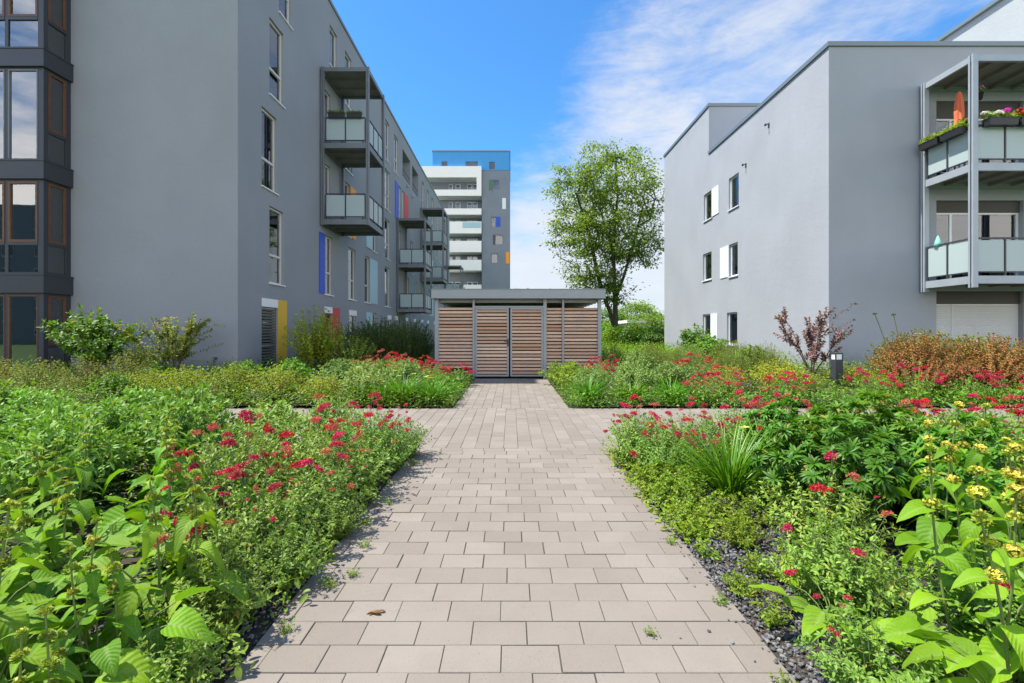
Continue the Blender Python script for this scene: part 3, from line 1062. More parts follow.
# set-back white top storey
b = BM()
PX = 15.4
b.box(PX, RX + 13.9, RY0 + .3, RY1 - .3, RH0, RH1 + .02)
b.build('penthouse', MAT['stucco_w'], rb)
b = BM()
b.box(PX - .12, RX + 13.95, RY0 + .2, RY1 - .2, RH1 + .023, RH1 + .14)
b.build('penthouse_roof', MAT['coping'], rb)
for a, c, d, e, p in rw:
    u0, u1 = a - RY0, c - RY0
    f = window(vf, rb, u0, u1, d, e, frame='frame_white', curtain=(u0 + .06, u0 + .36, d + .06, e - .06, 'curtain') if d < 5 else None)
    if p:
        b = BM()
        vf.box(b, p[0] - RY0 + .004 * (p[0] >= c), p[1] - RY0 - .004, .003, .028, d + .02, e - .0)
        b.build('wall_panel', MAT['white_panel'], rb)
for yy, zz in ((16.26, 8.62), (17.85, 7.78)):
    b = BM()
    vf.box(b, yy - RY0 - .04, yy - RY0 + .04, .003, .02, zz - .08, zz + .08)
    vf.box(b, yy - RY0 - .012, yy - RY0 + .012, .02, .15, zz + .03, zz + .055)
    vf.box(b, yy - RY0 - .025, yy - RY0 + .025, .10, .16, zz - .02, zz + .03)
    b.build('wall_bracket', MAT['steel_dark'], rb)
# big openings behind the balconies
def vwin(z0, z1, zw, **kw):
    b = BM()
    vg.box(b, 3.085, 5.575, -.22, -.10, zw, z1 - .004)
    b.build('lintel_panel', MAT['brown_panel'], rb)
    f = window(vg, rb, 3.083, 5.577, z0, zw, mullions=(3.62, 4.35), frame='frame_white', reveal=.22, sill=False, room=.7, **kw)
    return f
vwin(5.62, 7.95, 7.5, curtain=(3.9, 4.6, 5.7, 7.4, 'curtain'))
vwin(2.78, 5.10, 4.78, curtain=(3.70, 4.05, 2.8, 4.7, 'curtain'))
f = vwin(.05, 2.50, 2.14)
b = BM()
z = .07
while z < 2.08:
    vg.box(b, 3.12, 3.60, -.15, -.115 + .008, z, z + .046)
    vg.box(b, 3.66, 5.52, -.15, -.115 + .008, z, z + .046)
    z += .05
vg.box(b, 3.605, 3.655, -.16, -.10, .06, 2.12)
b.build('roller_shutter', MAT['shutter'], f)
rbal = balcony(vg, rb, 2.60, 6.4, 1.53, (2.76, 5.62), 8.36, 2, 5, 'steel_light', post=.13, drop=.08)

# ------------------------------------------------------------------ BUILDING ACROSS THE GARDEN (behind the viewpoint, mirrored in the panes)
ob = thing('apartment_building', 'dark five storey building across the garden, mirrored in the bay window panes', 'building', (-52, -34, 0))
wo = Wall((-80, -28), (1, 0), (0, 1))
ow = [(2 + 3.6 * i, 3.3 + 3.6 * i, 1.0 + 2.9 * k, 2.6 + 2.9 * k) for i in range(15) for k in range(5)]
b = BM()
wo.panel(b, 56, -.3, 15.4, ow)
b.quad([(-80, -28, 15.4), (-24, -28, 15.4), (-24, -40, 15.4), (-80, -40, 15.4)])
b.quad([(-80, -40, -.3), (-24, -40, -.3), (-24, -40, 15.4), (-80, -40, 15.4)])
b.quad([(-80, -28, -.3), (-80, -40, -.3), (-80, -40, 15.4), (-80, -28, 15.4)])
b.quad([(-24, -28, -.3), (-24, -40, -.3), (-24, -40, 15.4), (-24, -28, 15.4)])
b.build('wall', MAT['tower_grey'], ob, recalc=False)
for u0, u1, z0, z1 in ow:
    b = BM()
    wo.box(b, u0 + .004, u1 - .004, -.14, -.08, z0 + .004, z1 - .004)
    f = b.build('window', MAT['frame_white'], ob)
    b = BM()
    wo.box(b, u0 + .08, u1 - .08, -.079, -.07, z0 + .08, z1 - .08)
    b.build('pane', MAT['glass_tower'], f)

# ------------------------------------------------------------------ TOWER
TY = 69.0
K = TY / F
tx_ = lambda px: (px - 511) * K
tz = lambda py: EYE + (332 - py) * K
tw = thing('tower_block', 'tall apartment tower with white balconies, dark grey flank and bright blue top storey', 'building', (-7, 76, 0))
wt = Wall((tx_(510), TY), (-1, 0), (0, -1))      # u runs to the left
TWW = tx_(510) - tx_(482)
crop = lambda zx, zy: (tx_(405 + zx / 4.27), tz(140 + zy / 4.27))
tws = []
for (x0, x1, y0, y1, pn) in ((374, 403, 170, 214, ('green', 359, 374)), (367, 389, 328, 370, ('blue', 389, 407)), (384, 419, 405, 447, ('brown_panel', 376, 384)),
                             (368, 396, 485, 527, None)):
    a, t_ = crop(x0, y0)
    c, q = crop(x1, y1)
    tws.append((wt.O.x - c, wt.O.x - a, q, t_, pn))
ztop = tz(170.4)
b = BM()
wt.panel(b, TWW, -.3, ztop, [h[:4] for h in tws], .2)
xr, xl = tx_(510), tx_(482)
b.quad([(xr, TY, -.3), (xr, TY + 14, -.3), (xr, TY + 14, ztop), (xr, TY, ztop)])
b.quad([(xl, TY, -.3), (xl, TY + 2.0, -.3), (xl, TY + 2.0, ztop), (xl, TY, ztop)])
b.quad([(xl, TY + 2.0, -.3), (xl - 12, TY + 2.0, -.3), (xl - 12, TY + 2.0, ztop), (xl, TY + 2.0, ztop)])
b.quad([(xl - 12, TY + 2, -.3), (xl - 12, TY + 14, -.3), (xl - 12, TY + 14, ztop), (xl - 12, TY + 2, ztop)])
b.quad([(xr, TY, ztop), (xr, TY + 14, ztop), (xl - 12, TY + 14, ztop), (xl - 12, TY, ztop)])
b.quad([(xr, TY + 14, -.3), (xl - 12, TY + 14, -.3), (xl - 12, TY + 14, ztop), (xr, TY + 14, ztop)])
b.build('wall', MAT['tower_grey'], tw, recalc=False)
for u0, u1, z0, z1, pn in tws:
    window(wt, tw, u0, u1, z0, z1, frame='steel', reveal=.2, glass='glass_tower', bar=.10, sill=False, curtain=(u0 + .1, u0 + .1 + (u1 - u0) * .35, z0 + .1, z1 - .2, 'curtain'))
    if pn:
        a, c = tx_(405 + pn[1] / 4.27), tx_(405 + pn[2] / 4.27)
        b = BM()
        wt.box(b, wt.O.x - c + .004, wt.O.x - a - .004, .004, .05, z0, z1)
        b.build('coloured_panel', MAT[pn[0]], tw)
for (x0, x1, y0, y1, mt) in ((415, 431, 248, 295, 'white_panel'), (430, 446, 478, 528, 'orange')):
    a, t_ = crop(x0, y0)
    c, q = crop(x1, y1)
    b = BM()
    wt.box(b, max(.01, wt.O.x - c), wt.O.x - a, .004, .05, q, t_)
    b.build('coloured_panel', MAT[mt], tw)
# blue top storey
bl, br, bt = tx_(432.6), tx_(509.6), tz(151.7)
wbl = Wall((br, TY - .05), (-1, 0), (0, -1))
bw = [(tx_(441.5), tx_(447.5), tz(166.5), tz(161.5)), (tx_(465.5), tx_(478), tz(166.5), tz(161.5)), (tx_(489), tx_(495), tz(169.8), tz(162))]
b = BM()
wbl.panel(b, br - bl, ztop + .003, bt, [(br - c, br - a, q + .02, t_) for a, c, q, t_ in bw], .2)
b.quad([(br, TY - .05, ztop), (br, TY + 14, ztop), (br, TY + 14, bt), (br, TY - .05, bt)])
b.quad([(bl, TY - .05, ztop), (bl, TY + 14, ztop), (bl, TY + 14, bt), (bl, TY - .05, bt)])
b.quad([(br, TY - .05, bt), (br, TY + 14, bt), (bl, TY + 14, bt), (bl, TY - .05, bt)])
b.build('blue_storey', MAT['tower_blue'], tw, recalc=False)
for a, c, q, t_ in bw:
    window(wbl, tw, br - c, br - a, q + .02, t_, frame='steel', reveal=.2, glass='glass_tower', bar=.08, sill=False)
b = BM()
b.box(bl - .1, br + .1, TY - .16, TY + 14, bt + .003, bt + .16)
b.build('roof_coping', MAT['coping'], tw)
b = BM()
b.box(tx_(410), bl - .01, TY + 3.5, TY + 12, ztop, tz(158))
b.build('plant_room', MAT['stucco_l'], tw)
# white balconies
wl0, wr0 = tx_(415), tx_(481.6)
def tslab(px0, px1, z0, z1, name='balcony_parapet', y0=TY - .45, y1=TY - .2):
    b = BM()
    b.box(px0, px1, y0, y1, z0, z1)
    return b.build(name, MAT['tower_white'], tw)
tslab(wl0, wr0, tz(178.3), tz(167.2), 'white_frame', TY - .45, TY + 1.95)
tslab(tx_(476.8), wr0 - .004, tz(190.5), tz(178.3) - .004, 'white_frame', TY - .45, TY + 1.95)
for (pa, pb) in ((190.5, 196.6), (209.2, 215.3), (222.2, 234.0), (241.5, 252.6), (260.3, 270.8), (285, 297)):
    zt, zb = tz(pa), tz(pb)
    solid = pb - pa > 8
    x0 = tx_(440) if pa > 215 else wl0
    s = tslab(x0, wr0, zb, zt)
    b = BM()
    b.box(x0, wr0 - .01, TY - .2, TY + 1.98, zb + .01, zb + .22)
    b.build('floor_slab', MAT['tower_white'], s)
    b = BM()
    # party wall ends, small windows behind, rails
    fz = zb + .25
    for (q0, q1) in ((443, 447), (449.5, 453.5), (455, 460), (466, 471.5), (472.5, 477)):
        pass
    if not solid:
        n = 46
        for i in range(n):
            xx = x0 + (wr0 - .9 - x0) * i / n
            b.box(xx, xx + .03, TY - .38, TY - .34, zt, zt + .95)
        b.box(x0, wr0 - .9, TY - .39, TY - .33, zt + .95, zt + 1.0)
        b.build('balcony_rail', MAT['steel'], s)
    wk = Wall((wr0, TY + 1.99), (-1, 0), (0, -1))
    for (q0, q1) in ((447, 451), (454, 459), (466, 471), (471.6, 476.6)):
        b = BM()
        u0, u1 = wr0 - tx_(q1), wr0 - tx_(q0)
        wk.box(b, u0, u1, .004, .06, fz + .4, fz + 2.2)
        fr_ = b.build('window', MAT['frame_white'], tw)
        b = BM()
        wk.box(b, u0 + .08, u1 - .08, .061, .07, fz + .48, fz + 2.12)
        b.build('pane', MAT['glass_tower'], fr_)
# blue-grey cloth hung over one rail
b = BM()
b.box(tx_(463), tx_(481), TY - .50, TY - .46, tz(228.5), tz(223))
b.build('balcony_screen', MAT['lblue'], tw)

# ------------------------------------------------------------------ SHED
shx0, shx1, shy0, shy1 = -2.13, 2.56, 13.2, 16.4
sh = thing('timber_shed', 'low bicycle shed of horizontal larch slats with double doors and grey metal roof edge', 'shed', (.2, 14.8, 0))
X = lambda px: (px - 511) * shy0 / F
Z = lambda py: EYE + (332 - py) * shy0 / F
posts = [(435, 438.9), (472.6, 474.9), (543.2, 546.6), (562, 564), (597.6, 601)]
for a, c in posts:
    b = BM()
    b.box(X(a), X(c), shy0 - .05, shy0 + .05, 0, 2.27)
    b.build('post', MAT['shed_steel'], sh, bevel=.004)
for xx in (shx0, shx1 - .09):
    b = BM()
    b.box(xx, xx + .09, shy1 - .1, shy1, 0, 2.27)
    b.build('post', MAT['shed_steel'], sh)
def slats(name, x0, x1, z0, z1, y, parent, seed, axis='x'):
    rg = np.random.default_rng(seed)
    b = MBuild()
    z = z0
    while z < z1 - .05:
        n = 1 if (x1 - x0) < 1.4 else 1
        hgt = .066
        tilt = rg.normal(0, .0015)
        if axis == 'x':
            b.box((x0, y - .012, z + tilt), (x1, y + .014, z + hgt + tilt), float(np.clip(rg.normal(.5, .28), 0, 1)))
        else:
            b.box((y - .012, x0, z + tilt), (y + .014, x1, z + hgt + tilt), float(np.clip(rg.normal(.5, .28), 0, 1)))
        z += .0975
    return b.build(name, MAT['slat'], parent)
slats('slat_panel', X(438.9), X(472.6), .30, 2.045, shy0, sh, 1)
slats('slat_panel', X(546.6), X(562), .10, 2.045, shy0, sh, 2)
slats('slat_panel', X(564), X(597.6), .10, 2.045, shy0, sh, 3)
for x_, sd in ((shx0 + .04, 6), (shx1 - .05, 7)):
    slats('slat_panel', shy0 + .08, shy1 - .1, .1, 2.045, x_, sh, sd, 'y')
slats('slat_panel', shx0 + .09, shx1 - .09, .1, 2.045, shy1 - .05, sh, 8)
for (a, c, sd) in ((475.3, 508.8, 4), (510.4, 543.0, 5)):
    b = BM()
    y0, y1 = shy0 - .035, shy0 + .025
    b.box(X(a), X(a) + .05, y0, y1, .06, 2.02)
    b.box(X(c) - .05, X(c), y0, y1, .06, 2.02)
    b.box(X(a) + .05, X(c) - .05, y0, y1, .06, .11)
    b.box(X(a) + .05, X(c) - .05, y0, y1, 1.97, 2.02)
    d = b.build('door', MAT['shed_steel'], sh)
    slats('slat_infill', X(a) + .05, X(c) - .05, .135, 1.965, shy0 - .008, d, sd)
    if sd == 4:
        b = BM()
        hx = X(c) - .026
        b.box(hx - .02, hx + .02, y0 - .012, y0, .92, 1.14)
        b.tube([(hx, y0 - .01, 1.06), (hx, y0 - .06, 1.06), (hx - .11, y0 - .06, 1.055)], .010, 8)
        b.build('handle', MAT['steel_dark'], d)
b = BM()
b.box(X(472.6), X(546.6), shy0 - .045, shy0 + .045, 2.025, 2.075)
b.build('door_lintel', MAT['shed_steel'], sh)
b = BM()
rx0, rx1, ry0, ry1 = -2.24, 2.66, 12.95, 16.6
b.box(rx0, rx1, ry0, ry0 + .03, 2.275, 2.52)
b.box(rx0, rx1, ry1 - .03, ry1, 2.275, 2.52)
b.box(rx0, rx0 + .03, ry0 + .03, ry1 - .03, 2.275, 2.52)
b.box(rx1 - .03, rx1, ry0 + .03, ry1 - .03, 2.275, 2.52)
b.box(rx0 + .03, rx1 - .03, ry0 + .03, ry1 - .03, 2.30, 2.34)
for i in range(6):
    yy = ry0 + .4 + i * .55
    b.box(rx0 + .1, rx1 - .1, yy, yy + .06, 2.18, 2.298)
rf = b.build('roof', MAT['shed_steel'], sh)
b = BM()
b.box(rx0 - .012, rx1 + .012, ry0 - .012, ry0 + .05, 2.523, 2.545)
b.box(rx0 - .012, rx1 + .012, ry1 - .05, ry1 + .012, 2.523, 2.545)
b.box(rx0 - .012, rx0 + .05, ry0 + .052, ry1 - .052, 2.523, 2.545)
b.box(rx1 - .05, rx1 + .012, ry0 + .052, ry1 - .052, 2.523, 2.545)
b.build('roof_trim', MAT['coping'], rf)
mb = MBuild()
n = 2600
P = np.stack([RNG.uniform(rx0 + .06, rx1 - .06, n), RNG.uniform(ry0 + .06, ry1 - .06, n), RNG.uniform(2.42, 2.50, n)], -1)
P[:, 2] += .07 * (np.sin(P[:, 0] * 5) * np.sin(P[:, 0] * 2.3 + 1) > .2)
mb.leaves(P, RNG.normal(0, .6, (n, 3)) + [0, 0, 1], RNG.normal(0, 1, (n, 3)), .05, .03, T_DIA)
mb.build('sedum_planting', MAT['russet'], rf)
b = BM()
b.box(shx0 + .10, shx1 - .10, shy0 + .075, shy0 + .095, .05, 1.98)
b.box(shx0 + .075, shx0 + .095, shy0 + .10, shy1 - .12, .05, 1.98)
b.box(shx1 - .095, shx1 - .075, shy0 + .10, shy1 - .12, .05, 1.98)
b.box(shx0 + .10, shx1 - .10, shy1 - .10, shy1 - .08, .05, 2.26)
b.build('gap_shade_sheet', MAT['shed_in'], sh)  # near-black sheets added behind the slats so the gaps read as shade
b = BM()
b.box(shx0 + .15, shx1 - .15, shy0 + .2, shy1 - .2, -.02, .02)
b.build('floor_plate', MAT['shed_in'], sh)

# ------------------------------------------------------------------ GROUND AND PATHS
PW, CY0, CY1, FW = 1.09, 5.28, 8.07, 1.02
b = BM()
b.quad([(-1500, -300, -.10), (1500, -300, -.10), (1500, 2500, -.10), (-1500, 2500, -.10)])
tag(b.build('ground', MAT['lawn']), kind='structure')

def bedh(x, y):
    ax = abs(x)
    e = max(0, min(1, (ax - (PW if y < CY0 else FW)) / .5))
    h = -.02 + .05 * e
    if y > 8.4:
        h += .22 * max(0, min(1, (y - 8.6) / 3.2)) * max(0, min(1, (ax - 1.6) / 1.4))
    return h + .012 * math.sin(x * 5.1 + y * 3.3) * e + .01 * math.sin(x * 11.7 - y * 7.9) * e

def bed(x0, x1, y0, y1, nx, ny, b, mi=0):
    g = [[b.verts.new((x0 + (x1 - x0) * (i / nx), y0 + (y1 - y0) * j / ny, bedh(x0 + (x1 - x0) * (i / nx), y0 + (y1 - y0) * j / ny))) for i in range(nx + 1)] for j in range(ny + 1)]
    for j in range(ny):
        for i in range(nx):
            f = b.faces.new([g[j][i], g[j][i + 1], g[j + 1][i + 1], g[j + 1][i]])
            f.smooth = True
b = BM()
bed(-18, -PW, -3, CY0, 60, 40, b.b)
bed(PW, 18, -3, CY0, 60, 40, b.b)
bed(-18, -FW, CY1, 13.0, 60, 30, b.b)
bed(FW, 18, CY1, 13.0, 60, 30, b.b)
bed(-7.2, -2.2, 13.0, 40, 10, 30, b.b)
bed(2.7, 9.1, 13.0, 27, 10, 20, b.b)
tag(b.build('planting_soil', MAT['soil'], recalc=False), kind='structure')

def pavers(name, x0, x1, y0, y1, dx, dy, offset_rows, rng, axis='x', clip=None):
    """rows of chamfered pavers; axis = direction in which a row runs"""
    mb = MBuild()
    gap = .0042
    if axis == 'x':
        rows = int(round((y1 - y0) / dy))
        for r_ in range(rows):
            ya = y0 + r_ * dy
            off = -(offset_rows[r_ % len(offset_rows)]) * dx
            x = x0 + off
            while x < x1 - .02:
                a, c = max(x, x0), min(x + dx, x1)
                if c - a > .03:
                    j = rng.normal(0, .0009, 4)
                    zt = rng.normal(0, .0009)
                    mb.box((a + gap / 2 + j[0], ya + gap / 2 + j[1], -.06), (c - gap / 2 + j[2], ya + dy - gap / 2 + j[3], zt), float(np.clip(rng.normal(.5, .3), 0, 1)), cham=.0022)
                x += dx
    else:
        cols = int(round((x1 - x0) / dy))
        for r_ in range(cols):
            xa = x0 + r_ * dy
            y = y0 - offset_rows[r_ % len(offset_rows)] * dx
            while y < y1 - .02:
                a, c = max(y, y0), min(y + dx, y1)
                if c - a > .03:
                    j = rng.normal(0, .0009, 4)
                    zt = rng.normal(0, .0009)
                    mb.box((xa + gap / 2 + j[0], a + gap / 2 + j[1], -.06), (xa + dy - gap / 2 + j[2], c - gap / 2 + j[3], zt), float(np.clip(rng.normal(.5, .3), 0, 1)), cham=.0022)
                y += dx
    o = mb.build(name, MAT['paver'])
    tag(o, kind='structure')
    return o
rg = np.random.default_rng(5)
pavers('path', -PW, PW, CY0 - .12 - 46 * .16, CY0 - .12, .242, .16, (0.15, .66, .20, .70, .10, .58), rg)
pavers('path_border', -12.0, 12.0, CY0 - .12, CY0, .24, .12, (.3,), rg)
pavers('cross_path', -12.0, 12.0, CY0, CY1, .24, .1655, (0, .5), rg, 'y')
pavers('path_to_shed', -FW, FW, CY1, CY1 + 5.1, .24, .17, (0, .5), rg, 'y')
b = BM()
zj = -.0055
b.box(-PW + .005, PW - .005, CY0 - .12 - 46 * .16, CY0 - .12, -.09, zj)
b.box(-12, 12, CY0 - .119, CY1, -.09, zj)
b.box(-FW + .005, FW - .005, CY1 + .001, CY1 + 5.1, -.09, zj)
tag(b.build('joint_sand', MAT['joint']), kind='structure')

# basalt gravel mulch along the right bed and thinly elsewhere
n = 19000
P = np.stack([PW + .0 + 1.9 * RNG.beta(1, 1.6, n), RNG.uniform(1.2, 5.1, n), np.zeros(n)], -1)
n2_ = 5000
P2 = np.stack([-PW - 1.0 * RNG.beta(1, 1.5, n2_), RNG.uniform(1.2, 5.2, n2_), np.zeros(n2_)], -1)
n3 = 140
P3 = np.stack([PW - .0 - RNG.exponential(.055, n3), RNG.uniform(1.2, 4.6, n3), np.zeros(n3)], -1)
P3[:, 2] = .004
for Q in (P, P2):
    Q[:, 2] = [bedh(x, y) + .004 + RNG.uniform(0, .012) for x, y in Q[:, :2]]
mb = MBuild()
mb.stones(np.concatenate([P, P2]), .0035 + .011 * RNG.beta(1.5, 2.4, n + n2_))
mb.stones(P3, RNG.uniform(.004, .0095, n3))
tag(mb.build('gravel', MAT['gravel'], smooth=False), 'dark basalt gravel mulch beside the paved path', 'gravel', kind='stuff')

# ------------------------------------------------------------------ PLANT PROTOTYPES
def heights(x, y):
    return bedh(x, y)

def dome_stems(rng, n, r, h, lean=1.0, base=.35):
    ph = rng.uniform(0, 2 * PI, n)
    u = np.sqrt(rng.uniform(0, 1, n))
    ex, ey = u * r * np.cos(ph), u * r * np.sin(ph)
    ez = h * np.sqrt(np.maximum(.12, 1 - .72 * u ** 2)) * rng.uniform(.72, 1.06, n)
    out = []
    for i in range(n):
        b0 = np.array([ex[i] * base, ey[i] * base, 0.])
        e = np.array([ex[i], ey[i], ez[i]])
        c = b0 + np.array([(e - b0)[0] * .25 * lean, (e - b0)[1] * .25 * lean, ez[i] * .62])
        t = np.linspace(0, 1, 7)[:, None]
        out.append((1 - t) ** 2 * b0 + 2 * t * (1 - t) * c + t ** 2 * e + rng.normal(0, .006, (7, 3)) * t)
    return out

def sample(pts, t):
    f = np.clip(t, 0, 1) * (len(pts) - 1)
    i = np.minimum(f.astype(int), len(pts) - 2)
    w_ = (f - i)[:, None]
    return pts[i] * (1 - w_) + pts[i + 1] * w_, nrm(pts[i + 1] - pts[i])

def leafy(mb, rng, stems, per, L, W, tmpl, t0=.2, ang=55, curl=.25, fold=.35, stem_r=.003, mi=0, smi=1, pair=2, tip=3, shrink=.45, up=.4, wave=0., twist=.25, fan=0):
    for pts in stems:
        mb.tube(pts, np.linspace(stem_r, stem_r * .5, len(pts)), 3, smi, float(rng.uniform()))
        nn = max(1, per // pair)
        t = np.repeat(np.linspace(t0, 1, nn), pair)
        if tip:
            t = np.concatenate([t, np.full(tip, 1.0)])
        k = len(t)
        p, d = sample(pts, t)
        az = (np.arange(k) // pair) * 1.5708 + (np.arange(k) % pair) * 2 * PI / pair + rng.normal(0, .35, k) + rng.uniform(0, 6)
        ref = np.where(np.abs(d[:, 2:3]) < .95, np.array([[0, 0, 1.]]), np.array([[1., 0, 0]]))
        a = nrm(np.cross(d, ref))
        b_ = np.cross(d, a)
        rad = a * np.cos(az)[:, None] + b_ * np.sin(az)[:, None]
        an = np.radians(rng.normal(ang, 14, k))
        if tip:
            an[-tip:] *= .45
        D = d * np.cos(an)[:, None] + rad * np.sin(an)[:, None]
        N = d * .8 + np.array([0, 0, up]) + rng.normal(0, .18, (k, 3))
        sc = (1 - shrink * np.clip(t, 0, 1)) * rng.uniform(.75, 1.2, k)
        if fan:
            Sd = nrm(np.cross(D, N))
            for q in range(fan):
                fa = (q - (fan - 1) / 2) * 1.75 / fan * 1.2
                mb.leaves(p, D * math.cos(fa) + Sd * math.sin(fa), N, L * sc * (1 - .22 * abs(fa)), W * sc, tmpl, curl, fold, mi=mi, rng=rng, twist=twist * .3)
            continue
        mb.leaves(p, D, N, L * sc, W * sc, tmpl, curl, fold, mi=mi, rng=rng, wave=wave, twist=twist)

PROTO = {}
HIDDEN = []
def proto(key, root, kids):
    PROTO.setdefault(key, []).append((root, kids))

def make_proto(name, parts):
    """parts: list of (partname, mesh, [subparts])"""
    return (name, parts)

def put(key, x, y, label, cat, group=None, s=1.0, rz=None, z=None, var=None, name=None):
    """stand one plant: its own Empty with its own part objects (mesh data shared between copies)"""
    vs = PROTO[key]
    nm, parts = vs[var if var is not None else int(RNG.integers(len(vs)))]
    root = thing(name or nm, label, cat, (x, y, heights(x, y) if z is None else z), group, world=False)
    root.rotation_euler = (0, 0, float(RNG.uniform(0, 6.28)) if rz is None else rz)
    sx_ = s * float(RNG.uniform(.93, 1.08))
    root.scale = (sx_, sx_, s * float(RNG.uniform(.86, 1.14)))
    for pn, me, loc in parts:
        o = bpy.data.objects.new(pn, me)
        COL.objects.link(o)
        o.parent = root
        if loc is not None:
            o.location = loc[0]
            o.rotation_euler = loc[1]
            o.scale = (loc[2],) * 3
    return root

def setmats(me, *keys):
    for k in keys:
        me.materials.append(MAT[k])
    return me

def flower_cluster(rng, r, n, mat, petal=.009, domes=3, flat=.6, wide=.75):
    mb = MBuild()
    for dmi in range(domes):
        c = np.array([rng.normal(0, r * .55), rng.normal(0, r * .55), rng.uniform(-r * .5, r * .3)]) if domes > 1 else np.zeros(3)
        rr = r * rng.uniform(.5, .8) if domes > 1 else r
        v = nrm(rng.normal(0, 1, (n // domes, 3)))
        v[:, 2] = np.abs(v[:, 2]) * .9 - .15
        P = c + v * rr * np.array([1, 1, flat]) * rng.uniform(.75, 1.05, (len(v), 1))
        D = nrm(v + rng.normal(0, .7, v.shape))
        mb.leaves(P, D, v, petal * rng.uniform(.7, 1.3, len(v)), petal * wide, T_DIA, .2, .1, rng=rng)
    return setmats(mb.mesh('flower_head'), mat)

rg = np.random.default_rng(21)
HEADS = [flower_cluster(rg, .027, 190, 'redflower', .0115, 4, .95) for _ in range(5)]
HEADS_F = [flower_cluster(rg, .024, 110, 'redfade', .010, 4, .95) for _ in range(3)]

# --- red valerian
for v in range(5):
    rng = np.random.default_rng(100 + v)
    mb = MBuild()
    st = dome_stems(rng, 95, .40, .50, 1.2, .3)
    leafy(mb, rng, st, 20, .074, .028, T_LANCE, .12, 58, .25, .3, .0022, tip=3, shrink=.5)
    fl = dome_stems(rng, 15, .38, .70, .9, .4)
    leafy(mb, rng, fl, 8, .05, .017, T_LANCE, .2, 60, .2, .3, .0024, tip=0, shrink=.6)
    parts = [('foliage', setmats(mb.mesh('valerian_foliage'), 'valerian', 'stem_grey'), None)]
    for i, p in enumerate(fl):
        me = HEADS[int(rng.integers(5))] if rng.uniform() < .75 else HEADS_F[int(rng.integers(3))]
        parts.append(('flower_head', me, (tuple(p[-1]), (rng.normal(0, .3), rng.normal(0, .3), rng.uniform(0, 6)), float(rng.choice([.45, .7, .95, 1.2, 1.5])))))
    PROTO.setdefault('valerian', []).append(('red_valerian', parts))
    parts2 = [parts[0]] + parts[1:5]
    PROTO.setdefault('valerian_none', []).append(('red_valerian', parts[:1]))
    PROTO.setdefault('valerian_few', []).append(('red_valerian', parts2))
# upright, densely flowering far ones
for v in range(4):
    rng = np.random.default_rng(140 + v)
    mb = MBuild()
    st = dome_stems(rng, 60, .38, .48, 1.0, .45)
    leafy(mb, rng, st, 14, .075, .028, T_LANCE, .15, 55, .25, .3, .0022, tip=3)
    fl = dome_stems(rng, 26, .42, .66, .8, .5)
    leafy(mb, rng, fl, 6, .045, .016, T_LANCE, .2, 60, .2, .3, .0026, tip=0)
    parts = [('foliage', setmats(mb.mesh('valerian_foliage'), 'valerian', 'stem_grey'), None)]
    for i, p in enumerate(fl):
        me = HEADS[int(rng.integers(5))] if rng.uniform() < .55 else HEADS_F[int(rng.integers(3))]
        parts.append(('flower_head', me, (tuple(p[-1]), (rng.normal(0, .3), rng.normal(0, .3), rng.uniform(0, 6)), rng.uniform(.9, 1.9))))
    PROTO.setdefault('valerian_tall', []).append(('red_valerian', parts))

# --- phlomis: heart leaves, stems carrying whorls
def whorl_mesh(rng, mat, yellow):
    mb = MBuild()
    v = nrm(rng.normal(0, 1, (230, 3)))
    v[:, 2] = np.abs(v[:, 2]) * 1.1 - .3
    P = v * np.array([.019, .019, .017]) * rng.uniform(.7, 1.1, (230, 1)) + [0, 0, .004]
    mb.leaves(P, nrm(v + [0, 0, .55]), v, .0125, .0075, T_OVAL, -.1, .5, rng=rng)
    if yellow:
        w_ = nrm(rng.normal(0, 1, (yellow, 3)) + [0, 0, .5])
        mb.leaves(w_ * np.array([.024, .024, .020]) + [0, 0, .006], nrm(w_ + [0, 0, .3] + rng.normal(0, .25, w_.shape)), w_, .014, .0105, T_OVAL, .7, .3, mi=1, rng=rng)
    return setmats(mb.mesh('flower_whorl'), mat, 'yellowpetal')
rg = np.random.default_rng(31)
WHG = [whorl_mesh(rg, 'whorl', k) for k in (0, 4, 0, 0)]
WHY = [whorl_mesh(rg, 'whorl', k) for k in (55, 14, 80, 4)]
